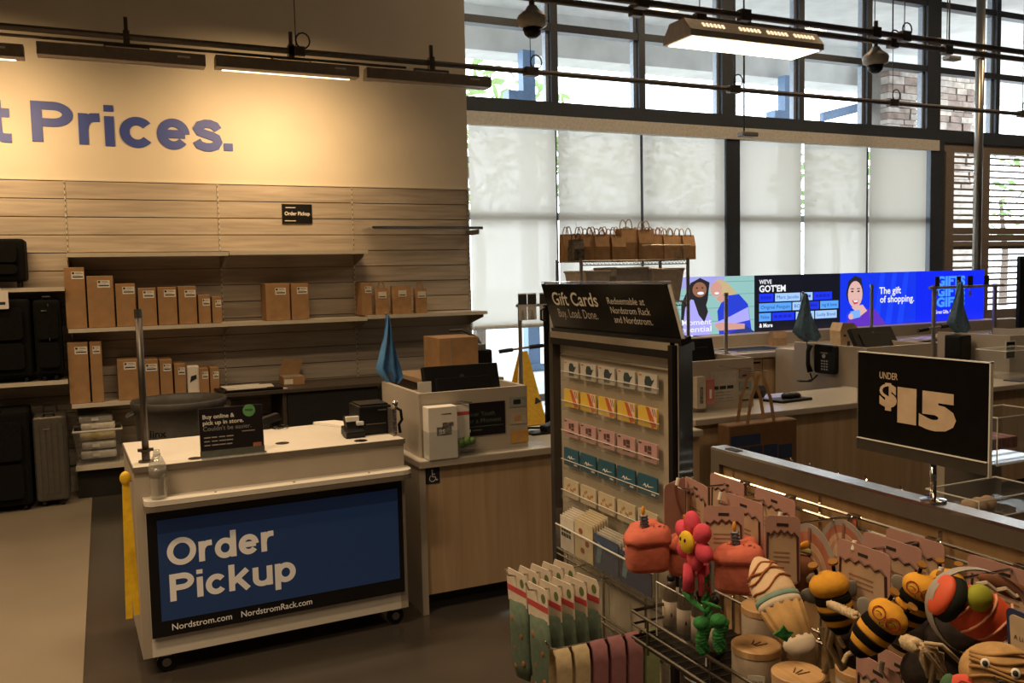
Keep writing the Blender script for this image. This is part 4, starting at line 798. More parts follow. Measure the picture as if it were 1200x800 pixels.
for r, (nm, col) in enumerate(cards):
    zt = PX(662, rowy[r][0], XG).z-.004; zb = PX(664, rowy[r][2], XG).z-.004; zt = zt if r < 4 else zb+.056
    hh = zt-zb; y_far = PX(663, rowy[r][0], XG).y; y_near = PX(773, rowy[r][1], XG).y; pit = (y_far-y_near+.012)/5
    pk = F.rect(2.5-y_far-.012, zb-.012, 2.5-y_near+.012, zb+hh*.30, .010, .011).build('clear_pocket', clearthin, t); F.rect(2.5-y_far-.012, zb-.014, 2.5-y_near+.012, zb-.011, 0, .011).build('pocket_floor', clearthin, pk)
    F.rect(2.5-y_far-.012, zb+hh*.30, 2.5-y_near+.012, zb+hh*.30+.0016, .0095, .0115).build('pocket_edge', acryl_edge, pk)
    for c in range(5):
        u0 = 2.5-y_far+c*pit; u1 = u0+pit*.86; cm = mat('gift_card_'+nm, col, .35, noise=.02)
        g = thing('gift_card', '%s gift card, %s from left in the %s row of the display' % ({'white': 'white dog-printed', 'striped': 'yellow and orange striped', 'pink': 'dusty pink', 'teal': 'dark teal', 'cream': 'cream floral'}[nm], ORD[c], ['top', 'second', 'third', 'fourth', 'bottom'][r]), 'gift card', F.p((u0+u1)/2, zb, .01), 'gift cards in the display')
        F.rrect(u0, zb, u1, zt, .004, .002, .007).build('card', cm, g)
        w_ = u1-u0; K0, K1 = .007, .0076
        if nm == 'white':
            F.shape([(u0+w_*.38, zb+hh*.38), (u0+w_*.70, zb+hh*.36), (u0+w_*.86, zb+hh*.72), (u0+w_*.74, zb+hh*.66), (u0+w_*.62, zb+hh*.88), (u0+w_*.42, zb+hh*.86), (u0+w_*.36, zb+hh*.6)], K0, K1).build('print', dk, g); F.rect(u0+w_*.36, zb+hh*.1, u0+w_*.7, zb+hh*.28, K0, K1).build('caption', mat('blue_grey_print', (.10, .14, .16), .5), g); F.rect(u0+w_*.06, zb+hh*.86, u0+w_*.2, zb+hh*.93, K0, K1).build('mark', org, g)
        elif nm == 'striped':
            F.shape([(u0+w_*.42, zt), (u0+w_*.60, zt), (u1-.002, zb+hh*.12), (u1-w_*.25, zb)], K0, K1).build('orange_band', org, g); F.shape([(u0+w_*.60, zt), (u1-.003, zt), (u1-.001, zb+hh*.14)], K0, K1).build('pale_band', pks, g)
            for s in (.76, .86): F.shape([(u0+w_*s, zt-hh*.05), (u0+w_*(s+.03), zt-hh*.05), (u0+w_*(s+.1), zt-hh*.4), (u0+w_*(s+.08), zt-hh*.42)], K1, K1+.0004).build('dark_line', dk, g)
        elif nm == 'pink':
            for (a0, b0, a1, b1) in ((.36, .48, .5, .80), (.53, .60, .72, .84), (.53, .42, .72, .56), (.34, .20, .72, .32)): F.rect(u0+w_*a0, zb+hh*b0, u0+w_*a1, zb+hh*b1, K0, K1).build('print', rosep, g)
            F.rect(u0+w_*.05, zb+hh*.86, u0+w_*.2, zb+hh*.93, K0, K1).build('mark', dk, g)
        elif nm == 'teal':
            F.shape([(u0+w_*.25, zb+hh*.42), (u0+w_*.38, zb+hh*.6), (u0+w_*.45, zb+hh*.46), (u0+w_*.55, zb+hh*.62), (u0+w_*.56, zb+hh*.5), (u0+w_*.85, zb+hh*.52), (u0+w_*.55, zb+hh*.44), (u0+w_*.5, zb+hh*.5), (u0+w_*.44, zb+hh*.38), (u0+w_*.37, zb+hh*.5)], K0, K1).build('script_print', wh, g); F.rect(u0+w_*.72, zb+hh*.12, u0+w_*.92, zb+hh*.2, K0, K1).build('mark', wh, g)
        else:
            for k in range(7): rr = random.Random(k+r); F.disc(u0+w_*(.2+.1*k), zb+hh*(.3+.5*rr.random()), .0045, K0, K1, 8).build('floral_print', gold, g)
# sign on top
a = PX(653, 379, XG); b = PX(803, 390, XG); zb = 1.438; zt = PX(648, 331, XG-.03).z
F2 = Fr((XG-.01, a.y, zb), (0, -1, 0), V((-.30, 0, 1))); Ws = a.y-b.y; Hs = (zt-zb)*1.02
t = thing('gift_card_sign', 'black Gift Cards header sign tilted on top of the display', 'sign', (XG, (a.y+b.y)/2, 1.425))
gb = mat('gloss_black_sign', (.008, .0075, .007), .15, spec=.08); cr = mat('cream_sign_print', (.70, .65, .57), .5)
F2.rect(0, 0, Ws, Hs, 0, .004).build('panel', gb, t); F2.rect(-.006, -.004, Ws+.012, Hs+.006, -.004, 0).build('acrylic_back', acryl, t)
F2.rect(-.002, -.016, Ws+.01, 0, -.02, .012).build('channel', black, t); F2.rect(Ws, 0, Ws+.012, Hs*.98, 0, .002).build('clear_end', acryl_edge, t)
text('Gift Cards', F2, Ws*.075, Hs*.53, .041, cr, t, bold=.012, width=Ws*.40, k=.005); text('Buy. Load. Done.', F2, Ws*.095, Hs*.26, .027, mat('dim_lettering2', (.50, .46, .41), .5), t, bold=0, width=Ws*.35, k=.005)
for i, s in enumerate(('Redeemable at', 'Nordstrom Rack', 'and Nordstrom.')): text(s, F2, Ws*(.555+.008*i), Hs*(.60-.19*i), .019, cr, t, bold=0, width=Ws*(.27, .285, .275)[i], k=.005)
# brochure holder
a = PX(655, 605, XG-.06); zh0 = PX(655, 640, XG-.06).z; ya = a.y; yb = PX(770, 690, XG-.06).y-.0
t = thing('brochure_holder', 'clear acrylic brochure trough below the gift cards', 'holder', (XG-.03, (ya+yb)/2, zh0))
FH = FG(XG-.07); u0, u1 = 2.5-ya, 2.5-yb
FH.rect(u0, zh0, u1, zh0+.075, 0, .003).build('front', clearthin, t); FH.rect(u0, zh0-.002, u1, zh0+.002, -.06, .003).build('tray_floor', clearthin, t); FH.rect(u0, zh0+.073, u1, zh0+.076, -.0005, .0035).build('front_edge', acryl_edge, t)
for u in (u0, u0+.62*(u1-u0), u1-.003): FH.rect(u, zh0, u+.003, zh0+.12, -.06, 0).build('divider', clearthin, t)
for i, (s0, s1, col, hh, n, lbl) in enumerate(((.03, .19, (.66, .62, .56), .105, 6, 'stack of white brochures at the left end of the trough'), (.20, .40, (.62, .54, .38), .115, 7, 'stack of cream floral envelopes in the trough'), (.42, .66, (.05, .08, .16), .10, 5, 'stack of dark blue gift boxes in the trough'), (.68, .96, (.03, .045, .12), .09, 4, 'navy gift boxes under the pink cake toy'))):
    g = thing('brochure_stack', lbl, 'brochures', FH.p(u0+(s0+s1)/2*(u1-u0), zh0, -.03), 'stacks in the brochure trough'); A, Bq = u0+s0*(u1-u0), u0+s1*(u1-u0)
    for k in range(n): FH.rect(A+.002*k, zh0+.003, Bq+.002*k, zh0+hh+.004*k, -.008-.007*k, -.006-.007*k).build('sheet', mat('brochure_%d' % i if k == 0 or i < 2 else 'brochure_edge', col if k == 0 or i < 2 else (.5, .47, .42), .5, noise=.05), g)
    if i == 0:
        for (v0, v1) in ((.060, .072), (.044, .055)):
            for k in range(4): FH.rect(A+.008+(Bq-A)*.18*k, zh0+v0, A+.008+(Bq-A)*(.18*k+.14), zh0+v1, -.006, -.0052).build('print_mark', ink, g)
    if i == 1:
        for (s, v) in ((.35, .085), (.7, .055), (.45, .03)): FH.disc(A+(Bq-A)*s, zh0+v, .012, -.006, -.0052, 7, .009).build('leaf_print', mat('rust_print', (.28, .09, .04), .5), g)
    if i >= 2: FH.shape([(A+.01, zh0+.02), (A+.03, zh0+.02), (A+.045, zh0+.07), (A+.02, zh0+.08)], -.006, -.0052).build('pale_blue_print', mat('pale_blue_print', (.14, .24, .32), .5), g)
# wire grid below
wirem = mat('chrome_wire', (.55, .52, .48), .22, 1, noise=.03)
t = thing('wire_slatgrid', 'chrome wire slat grid below the gift card display', 'grid', (XG, 2.1, .2))
for k in range(4):
    for dz in (0, .018): MB().tube([(XG-.012, GY1, .735-.13*k-dz), (XG-.012, 1.60, .735-.13*k-dz)], .0035, 6).build('rail_wire', wirem, t)
for y in (2.40, 2.18, 1.96, 1.83): MB().tube([(XG-.006, y, .20), (XG-.006, y, .76)], .004, 6).build('upright_wire', wirem, t)
# socks on hooks
def hook(o, ln, rise=.02, par=None, tip=True):
    o = V(o); h = MB().tube([o, o+V((-ln*.9, 0, rise*.3)), o+V((-ln*.97, 0, rise*.6)), o+V((-ln, 0, rise*1.6))], .0028, 6).build('display_hook', wirem, par)
    return h
sock_g = mat('teal_sock_knit', (.085, .125, .09), .85, noise=.1, scale=60); sock_o = mat('rust_sock_patch', (.26, .11, .04), .8); redb = mat('red_header_band', (.50, .06, .07), .5); cardw = mat('cream_header_card', (.66, .58, .48), .6); grn_d = mat('olive_dot', (.12, .17, .06), .5)
for ri, (px, py, n, y0) in enumerate(((634, 690, 5, 2.07), (668, 680, 5, 2.20))):
    zc = .757
    hk = thing('display_hook', 'chrome display hook carrying patterned socks, %s of two' % ('nearer' if ri == 0 else 'farther'), 'hook', (XG, y0, zc), 'hooks on the wire grid'); hook((XG-.01, y0, zc), .30, .02, hk)
    for k in range(n):
        x = XG-.275+k*.038; yy = y0+.0
        g = thing('sock_pack', 'teal patterned socks on cream header card, %s from the aisle on the %s hook' % (ORD[k], 'nearer' if ri == 0 else 'farther'), 'socks', (x, yy, zc-.3), 'packs of patterned socks'); Fs = Fr((x, yy, zc), V((.12+.02*k, -1, 0)), V((-.05, 0, 1)))
        Fs.shape([(-.048, -.075), (.048, -.075), (.050, .0), (.040, .020), (-.040, .020), (-.050, 0)], 0, .0025).build('header_card', cardw, g); Fs.rect(-.049, -.045, .049, -.028, .0025, .003).build('red_band', redb, g); Fs.disc(.03, -.008, .010, .0025, .003, 12, .013).build('olive_dot', grn_d, g)
        mb = MB(); cols = 6
        rows = [(-.07, .047, .010), (-.14, .050, .014), (-.20, .052, .013), (-.25, .050, .012), (-.29, .034, .008)]
        ring = []
        for (v, hw, th) in rows:
            ring.append([Fs.p(hw*math.cos(a), v+.006*math.sin(a*2), th*math.sin(a)) for a in [2*math.pi*i/10 for i in range(10)]])
        vs = [q for rr in ring for q in rr]; fs = [(i*10+k2, i*10+(k2+1) % 10, (i+1)*10+(k2+1) % 10, (i+1)*10+k2) for i in range(len(rows)-1) for k2 in range(10)]+[tuple(range(10)), tuple(40+k2 for k2 in range(10))]
        so = mb.add(vs, fs).build('sock', sock_g, g, smooth=True)
        if k < 2:
            for (uu, vv, ra) in ((-.02, -.12, .012), (.015, -.16, .014), (-.015, -.20, .012), (.02, -.24, .011), (-.02, -.26, .009)): MB().ell(Fs.p(uu, vv, .009), .004, ra, ra, seg=8, rings=6).build('patch', sock_o, so, smooth=True)
# headbands
for (y0, cols, lbl) in ((1.90, [('cream', (.55, .44, .27)), ('cream', (.55, .44, .27)), ('mauve', (.32, .14, .16)), ('mauve', (.32, .14, .16)), ('mauve', (.32, .14, .16)), ('sage', (.25, .28, .14))], ''),):
    hk = thing('display_hook', 'chrome display hook carrying folded headbands', 'hook', (XG, y0, .67), 'hooks on the wire grid'); hook((XG-.01, y0, .668), .33, .02, hk)
    for k, (nm, c) in enumerate(cols):
        x = XG-.30+k*.052; g = thing('headband', '%s stretch headband hanging folded, %s from the aisle' % (nm, ORD[k]), 'headband', (x, y0, .40), 'folded headbands')
        for s in (-1, 1):
            mb = MB(); pts = [(0, 0), (s*.018, -.012), (s*.024, -.05), (s*.022, -.12), (s*.026, -.24)]
            for i in range(4):
                (a0, b0), (a1, b1) = pts[i], pts[i+1]
                mb.add([(x-.021, y0+a0, .675+b0), (x+.021, y0+a0, .675+b0), (x+.021, y0+a1, .675+b1), (x-.021, y0+a1, .675+b1)], [(0, 1, 2, 3)]); mb.add([(x-.021, y0+a0*.8, .671+b0), (x+.021, y0+a0*.8, .671+b0), (x+.021, y0+a1*.8, .671+b1), (x-.021, y0+a1*.8, .671+b1)], [(0, 1, 2, 3)])
            mb.build('strap', mat('headband_'+nm, c, .85, noise=.06, scale=50), g, smooth=True)
# ================================================================= WIRE RACK WITH BAGS
YR = 5.5; x0 = PY(681, 308, YR).x; x1 = PY(806, 302, YR).x; zs = 1.69
t = thing('wire_rack', 'chrome wire shelving rack holding paper bags behind the gift sign', 'rack', ((x0+x1)/2, YR, 0))
for x in (x0, x1):
    for y in (YR, YR+.36): MB().tube([(x, y, 0), (x, y, zs+.015)], .013, 8).build('post', greymetal, t)
for z in (zs, 1.38, .85, .25):
    s = MB().tube([(x0, YR, z), (x1, YR, z), (x1, YR+.36, z), (x0, YR+.36, z)], .005, 6, True).build('shelf_frame', greymetal, t)
    MB().tube([(x0, YR, z-.03), (x1, YR, z-.03)], .004, 6).build('lower_frame_wire', greymetal, t)
    mb = MB()
    for i in range(24): x = x0+(x1-x0)*(i+.5)/24; mb.tube([(x, YR, z), (x, YR+.36, z)], .003, 4)
    for i in range(30): xa = x0+(x1-x0)*i/30; xb = x0+(x1-x0)*(i+.5)/30; xc = x0+(x1-x0)*(i+1)/30; mb.tube([(xa, YR, z), (xb, YR, z-.03), (xc, YR, z)], .0025, 4)
    mb.build('shelf_wires', greymetal, s)
def rx(px): return PY(px, 300, YR+.2).x
bagspec = [(672, 30, 'dark'), (687, 36, ''), (699, 36, ''), (708, 35, ''), (718, 35, ''), (732, 46, 'tall'), (751, 44, 'tall'), (767, 36, ''), (778, 36, ''), (788, 36, ''), (799, 36, '')]
for i, (px, hpx, kd) in enumerate(bagspec):
    w = .115 if not kd else .13 if kd == 'tall' else .08; h = hpx/190
    m = kraft2 if kd != 'dark' else mat('dark_printed_bag', (.09, .075, .06), .6, noise=.4, scale=40)
    lbl = {'dark': 'dark printed paper bag at the left end of the wire rack', 'tall': 'tall upright kraft bag, %s of the tallest pair on the rack' % ('left' if px == 732 else 'right')}.get(kd, 'kraft paper bag, %s from left on the wire rack' % ORD[i])
    pbag('paper_bag', lbl, 'paper bags on the wire rack', (max(rx(px), x0+.04), YR+.16+.02*(i % 2), zs+.004), w, .12, h*.98, m, rot=random.uniform(-.12, .12))
for i in range(9): pbag('paper_bag', 'kraft paper bag in the back row of the rack, %s from left' % ORD[i], 'back row bags on the rack', (x0+.06+i*(x1-x0-.1)/8, YR+.31, zs+.004), .10, .07, .20, kraft2, rot=random.uniform(-.1, .1))
a = PY(762, 300, YR+.02).x; b = PY(804, 300, YR+.02).x
t = thing('clear_bin', 'clear bin with a tan sticker on top of the wire rack', 'bin', ((a+b)/2, YR+.1, zs)); MB().add([(a+.01, YR+.01, zs+.005), (b-.01, YR+.01, zs+.005), (b-.01, YR+.24, zs+.005), (a+.01, YR+.24, zs+.005), (a-.01, YR-.01, zs+.11), (b+.02, YR-.01, zs+.11), (b+.02, YR+.25, zs+.11), (a-.01, YR+.25, zs+.11)], [(0, 1, 2, 3), (0, 1, 5, 4), (1, 2, 6, 5), (2, 3, 7, 6), (3, 0, 4, 7)]).build('tub', acryl, t)
MB().tube([(a-.01, YR-.01, zs+.11), (b+.02, YR-.01, zs+.11), (b+.02, YR+.25, zs+.11), (a-.01, YR+.25, zs+.11)], .005, 6, True).build('rim', acryl_edge, t); B_((b-.13, YR-.006, zs+.02), (b-.075, YR-.002, zs+.065)).build('sticker', mat('tan_sticker', (.55, .42, .28), .6), t)
for i, (pa, pb, py, c) in enumerate(((685, 714, 322, (.62, .55, .46)), (721, 758, 318, (.42, .38, .34)), (763, 800, 319, (.60, .50, .42)))):
    xa = PY(pa, 325, YR+.05).x; xb = PY(pb, 325, YR+.05).x; zt = PY((pa+pb)/2, py-4, YR+.05).z
    t = thing('storage_tote', ['pale tote, left one on the second rack shelf', 'grey tote, middle one on the second rack shelf', 'cream tote, right one on the second rack shelf'][i], 'tote', ((xa+xb)/2, YR+.2, 1.385), 'totes on the wire rack')
    MB().add([(xa+.03, YR+.05, 1.386), (xb-.03, YR+.05, 1.386), (xb-.03, YR+.33, 1.386), (xa+.03, YR+.33, 1.386), (xa, YR+.03, zt), (xb, YR+.03, zt), (xb, YR+.35, zt), (xa, YR+.35, zt)], [(0, 1, 2, 3), (0, 1, 5, 4), (1, 2, 6, 5), (2, 3, 7, 6), (3, 0, 4, 7)]).build('tub', mat('tote_%d' % i, c, .4), t); MB().tube([(xa, YR+.03, zt), (xb, YR+.03, zt), (xb, YR+.35, zt), (xa, YR+.35, zt)], .009, 6, True).build('rim', mat('tote_%d' % i, c), t)
# ----------------------------------------------------------------- sign stands and the wet floor cone
def stand(px, py_bar, py_top, pxa, pxb, Y, lbl, tags, grp='queue stands'):
    p = PY(px, py_bar, Y); zt = PY(px, py_top, Y).z; t = thing('queue_stand', lbl, 'stand', (p.x, Y, 0), grp)
    MB().tube([(p.x, Y, 0), (p.x, Y, zt+.02)], .017, 10).build('pole', greymetal, t); MB().lathe([(0, .2), (.015, .2), (.03, .05)], (p.x, Y, 0), seg=24).build('base', darksteel, t)
    for s in (-1, 1): MB().tube([(p.x, Y, p.z), (p.x+s*.20, Y-.02, p.z+s*.015)], .009, 8).build('crossbar', greymetal, t); MB().tube([(p.x+s*.08, Y-.01, p.z+s*.006), (p.x+s*.20, Y-.02, p.z+s*.015)], .017, 8).build('grip', black, t)
    xa = PY(pxa, py_top, Y).x; xb = PY(pxb, py_top, Y).x; MB().tube([(xa, Y, zt), (xb, Y, zt)], .012, 8).build('top_bar', greymetal, t)
    for i, (ta, tb, h, m) in enumerate(tags):
        qa = PY(ta, py_top, Y).x; qb = PY(tb, py_top, Y).x; f = Fr((qa, Y-.02, zt-h), (1, 0, 0), (0, 0, 1)); q = f.rect(0, 0, qb-qa, h+.1, 0, .004).build('tag_card', m, t); f.rect(0, h+.01, qb-qa, h+.09, .004, .006).build('dark_header', ink, q); f.shape([((qb-qa)*.3, 0), ((qb-qa)*.75, 0), ((qb-qa)*.55, h*.7), ((qb-qa)*.4, h*.7)], .004, .005).build('cut_print', mat('grey_lettering', (.28, .28, .28)), q)
tagm = mat('grey_white_tag', (.50, .48, .45), .6)
stand(610, 408, 358, 605, 648, 6.6, 'grey queue stand with white tags before the leftmost shades', ((606, 616, .12, tagm), (617, 627, .12, tagm), (631, 640, .13, tagm)))
p = PY(640, 360, 6.0); t = thing('cart_post', 'black upright cart post with loop handle beside the gift sign', 'post', (p.x, 6.0, 0)); MB().box((p.x-.018, 5.98, 0), (p.x+.018, 6.02, p.z+.02)).build('upright', black, t, .004); MB().tube([(p.x-.02, 5.98, p.z), (p.x-.06, 5.97, p.z-.02), (p.x-.06, 5.97, p.z-.09), (p.x-.02, 5.98, p.z-.1)], .008, 6).build('loop_handle', black, t); MB().box((p.x-.16, 5.9, 0), (p.x+.16, 6.1, .03)).build('foot', black, t, .005)
p = PY(646, 360, 6.9); t = thing('white_panel', 'tall narrow off-white panel standing left of the gift display', 'panel', (p.x, 6.9, 0)); B_((p.x-.06, 6.88, .04), (p.x+.05, 6.91, PY(646, 330, 6.9).z)).build('panel', mat('offwhite_panel', (.5, .49, .46), .5), t); B_((p.x-.1, 6.8, 0), (p.x+.1, 7.0, .04)).build('foot', greymetal, t)
p = PY(613, 414, 8.6); yl = mat('wet_floor_yellow', (.75, .43, .015), .45)
t = thing('wet_floor_sign', 'yellow folding wet floor sign behind the queue stand', 'floor sign', (p.x, 8.6, 0))
for s in (-1, 1): MB().add([(p.x-.05, 8.6+s*.01, p.z), (p.x+.05, 8.6+s*.01, p.z), (p.x+.19, 8.6+s*.16, .0), (p.x-.19, 8.6+s*.16, .0), (p.x-.05, 8.6+s*.02, p.z), (p.x+.05, 8.6+s*.02, p.z), (p.x+.19, 8.6+s*.17, .0), (p.x-.19, 8.6+s*.17, .0)], [(0, 1, 2, 3), (7, 6, 5, 4), (0, 4, 5, 1), (1, 5, 6, 2), (2, 6, 7, 3), (3, 7, 4, 0)]).build('leaf', yl, t)
MB().tube([(p.x-.05, 8.6, p.z+.005), (p.x+.05, 8.6, p.z+.005)], .02, 8).build('hinge', yl, t); MB().lathe([(0, .05), (.004, .05)], (p.x+.10, 8.48, .25), (0, -1, .3), 3).build('warning_mark', ink, t)
# ================================================================= SCREENS AND BACK COUNTER
YS = 7.0; ZS0, ZS1 = .985, 1.548
sx = [PY(px, 340, YS).x for px in (884, 984.3, 1073.5, 1153)]; sx = [2*sx[0]-sx[1]+.03]+sx
E = lambda n, c, s=1.0: mat('led_'+n, (.01, .01, .012), .25, noise=.03, scale=4, emit=c, estr=s)
def screen(i, lbl):
    x0, x1 = sx[i]+.002, sx[i+1]-.002; t = thing('display_screen', lbl, 'screen', ((x0+x1)/2, YS, ZS0), 'row of wall screens')
    B_((x0, YS, ZS0), (x1, YS+.05, ZS1)).build('housing', black, t); F = Fr((x0, YS, ZS0), (1, 0, 0), (0, 0, 1)); return t, F, x1-x0, ZS1-ZS0
def sh(F, W, Hh, pts, k): return F.shape([(x*W, y*Hh) for x, y in pts], .002*k, .002*k+.0015)
def el(F, W, Hh, x, y, rx, ry, k, n=18): return F.disc(x*W, y*Hh, rx*W, .002*k, .002*k+.0015, n, ry*Hh)
# 1: two people hugging in front of pale green siding
t, F, W, Hh = screen(0, 'left wall screen showing two people hugging before green siding')
d = F.rect(0, 0, W, Hh, 0, .002).build('display', E('green', (.28, .52, .50)), t)
for y in (.22, .45, .68, .90): F.rect(0, y*Hh, W, y*Hh+.006, .002, .003).build('siding_line', E('siding', (.16, .32, .32)), d)
sh(F, W, Hh, [(.12, .80), (.66, .82), (.66, 1), (.12, 1)], 1).build('lilac_panel', E('lilac', (.36, .36, .78)), d)
skin1 = E('skin_brown', (.30, .13, .075)); skin2 = E('skin_pink', (.62, .32, .26)); lil = E('lilac_shirt', (.40, .38, .88)); blu = E('blue_shirt', (.02, .05, .62)); hair1 = E('hair_dark', (.02, .018, .022)); hair2 = E('hair_blond', (.55, .42, .22)); wht = E('white', (.85, .85, .9)); dnm = E('navy_dress', (.02, .04, .22))
sh(F, W, Hh, [(.19, .05), (.20, .55), (.30, .90), (.40, .98), (.50, .90), (.48, .60), (.42, .30), (.30, .05)], 2).build('long_dark_hair', hair1, d)
sh(F, W, Hh, [(.20, 0), (.24, .48), (.30, .62), (.44, .55), (.52, .25), (.50, 0)], 3).build('lilac_top', lil, d); sh(F, W, Hh, [(.32, .64), (.44, .62), (.48, .40), (.44, .22), (.38, .35)], 4).build('dark_braid', hair1, d)
el(F, W, Hh, .39, .78, .075, .13, 4).build('face', skin1, d); el(F, W, Hh, .40, .72, .035, .025, 5).build('smile', wht, d)
for dx in (-.03, .03): el(F, W, Hh, .39+dx, .81, .010, .012, 5).build('eye', hair1, d)
sh(F, W, Hh, [(.52, .86), (.60, .96), (.70, .88), (.80, .70), (.72, .66), (.60, .66)], 3).build('blond_hair', hair2, d); el(F, W, Hh, .57, .78, .065, .13, 4).build('face', skin2, d); el(F, W, Hh, .575, .71, .025, .02, 5).build('smile', wht, d)
sh(F, W, Hh, [(.58, .40), (.66, .66), (.82, .68), (.92, .50), (.96, .05), (.98, 0), (.60, 0)], 5).build('blue_top', blu, d); sh(F, W, Hh, [(.52, .18), (.72, .30), (.92, .45), (.94, .22), (.70, .15)], 6).build('lilac_sleeve', lil, d)
sh(F, W, Hh, [(.54, .16), (.60, .20), (.88, .16), (.88, .07), (.60, .06)], 7).build('forearm', skin2, d); sh(F, W, Hh, [(.70, 0), (.90, .12), (1.0, 0)], 6).build('navy_skirt', dnm, d); sh(F, W, Hh, [(.56, .62), (.66, .72), (.70, .62), (.62, .54)], 7).build('hand', skin2, d)
text('to a Moment', F, W*.01, Hh*.18, .055, wht, d, bold=.01, width=W*.50, k=.018); text('s Potential', F, W*.05, Hh*.06, .055, wht, d, bold=.01, width=W*.46, k=.018)
# 2: black screen with brand tiles
t, F, W, Hh = screen(1, 'black wall screen with rows of blue name tiles')
d = F.rect(0, 0, W, Hh, 0, .002).build('display', E('black', (.006, .007, .014)), t)
text("WE'VE", F, W*.05, Hh*.845, .042, wht, d, bold=.02, width=W*.14, k=.004); text("GOT'EM", F, W*.05, Hh*.70, .068, wht, d, bold=.03, width=W*.30, k=.004); text('& More', F, W*.05, Hh*.07, .042, wht, d, bold=.03, width=W*.15, k=.004)
t1 = E('tile_deep', (.012, .035, .85)); t2 = E('tile_sky', (.10, .36, .90)); t3 = E('tile_pale', (.36, .58, .95)); tx = E('tile_text', (.01, .03, .25)); txb = E('tile_text_blue', (.01, .02, .45))
for y, row in ((.525, [(.05, .215, t1, ''), (.235, .53, t3, 'Marc Jacobs'), (.545, .68, t3, ''), (.695, .92, t1, '')]), (.355, [(.05, .425, t2, 'Original Penguin'), (.44, .60, t3, 'BOSS'), (.61, .76, t1, ''), (.775, 1.0, t2, 'rag & bone')]), (.18, [(.05, .185, t2, 'Nike'), (.20, .46, t1, ''), (.48, .70, t3, ''), (.715, .98, t3, 'Lucky Brand')])):
    for a, b, m, s in row:
        q = F.rect(a*W*.98, y*Hh, b*W*.98, (y+.145)*Hh, .002, .0035).build('name_tile', m, d)
        if s: text(s, F, (a+.02)*W*.98, (y+.045)*Hh, .034, tx if m is not t1 else txb, q, bold=0, width=(b-a-.04)*W*.98, k=.005)
        else:
            for k in range(4): F.rect((a+.02+(b-a-.04)*k/4)*W*.98, (y+.05)*Hh, (a+.02+(b-a-.04)*(k+.75)/4)*W*.98, (y+.10)*Hh, .0035, .0045).build('faint_mark', txb, q)
# 3: smiling woman, the gift of shopping
t, F, W, Hh = screen(2, 'blue wall screen with a smiling person and The gift of shopping')
eb = E('royal_blue', (.006, .035, .80)); d = F.rect(0, 0, W, Hh, 0, .002).build('display', eb, t)
for k, x in enumerate((.42, .58, .74)): sh(F, W, Hh, [(x, 0), (x+.08, 0), (x+.16, 1), (x+.10, 1)], .6).build('light_streak', E('streak', (.01, .055, .9)), d)
pur = E('purple_top', (.12, .03, .50)); skin3 = E('skin_rose', (.72, .44, .40))
sh(F, W, Hh, [(.05, 0), (.12, .18), (.30, .30), (.42, .34), (.52, .15), (.60, 0)], 2).build('purple_top', pur, d); sh(F, W, Hh, [(.07, .62), (.10, .85), (.18, .95), (.26, .90), (.29, .65), (.27, .45), (.09, .48)], 3).build('dark_hair', hair1, d)
el(F, W, Hh, .185, .60, .092, .25, 4).build('face', skin3, d); sh(F, W, Hh, [(.14, .36), (.28, .40), (.34, .28), (.25, .18)], 3.5).build('neck', skin3, d); sh(F, W, Hh, [(.14, .49), (.23, .50), (.21, .42), (.17, .41)], 5).build('lips', E('lips', (.60, .06, .08)), d); sh(F, W, Hh, [(.155, .485), (.22, .49), (.205, .455), (.175, .45)], 6).build('teeth', wht, d)
for x in (.145, .225): el(F, W, Hh, x, .655, .017, .016, 5, 10).build('eye', hair1, d); el(F, W, Hh, x, .705, .024, .010, 5, 10).build('eyebrow', hair1, d)
sh(F, W, Hh, [(.12, .28), (.24, .31), (.25, .17), (.13, .13)], 6).build('held_card', E('sky_card', (.20, .42, .95)), d); el(F, W, Hh, .125, .19, .03, .06, 7, 12).build('hand', skin3, d)
text('The gift', F, W*.50, Hh*.585, .075, wht, d, bold=.015, width=W*.29, k=.006); text('of shopping.', F, W*.51, Hh*.42, .075, wht, d, bold=.015, width=W*.46, k=.006)
# 4: gifts gifts gifts
t, F, W, Hh = screen(3, 'blue wall screen at right repeating GIFTS in pale block letters')
d = F.rect(0, 0, W, Hh, 0, .002).build('display', E('royal_blue2', (.004, .02, .86)), t); sky = E('sky_text', (.06, .30, .90))
for k, c in enumerate((.70, .49, .28)): text('GIFTS', F, W*.29, Hh*c, .110, sky, d, bold=.05, width=W*.42, k=.004)
text('Great Gifts. Great Prices.', F, W*.27, Hh*.15, .040, wht, d, bold=.01, width=W*.44, k=.004)
# back counter under the screens
xb0, xb1 = sx[0]-.5, sx[4]+.6
t = thing('back_counter', 'long maple back counter with cabinet doors under the wall screens', 'counter', ((xb0+xb1)/2, 6.4, 0))
B_((xb0, 6.02, .09), (xb1, 6.6, .85)).build('carcass', maple, t); B_((xb0, 6.08, 0), (xb1, 6.6, .09)).build('toe_kick', kick, t)
topm = mat('grey_stone_top', (.36, .33, .29), .3, noise=.03); B_((xb0-.02, 5.98, .85), (xb1+.02, 6.62, .89)).build('counter_top', topm, t)
B_((xb0, 6.60, .85), (xb1, 6.66, 1.0)).build('backsplash', greige, t); B_((xb0, 6.66, 0), (xb1, YS+.1, .97)).build('screen_plinth', greige, t); B_((xb0+.9, 6.62, .935), (xb1-.5, 7.06, .982)).build('plinth_cap', mat('pale_plinth', (.42, .38, .33), .5), t)
x = xb0+.05
while x < xb1-.3:
    dd = B_((x+.003, 6.004, .10), (x+.262, 6.02, .835)).build('door', maple, t); B_((x+.16, 5.995, .80), (x+.235, 6.004, .815)).build('pull', black, dd); x += .267
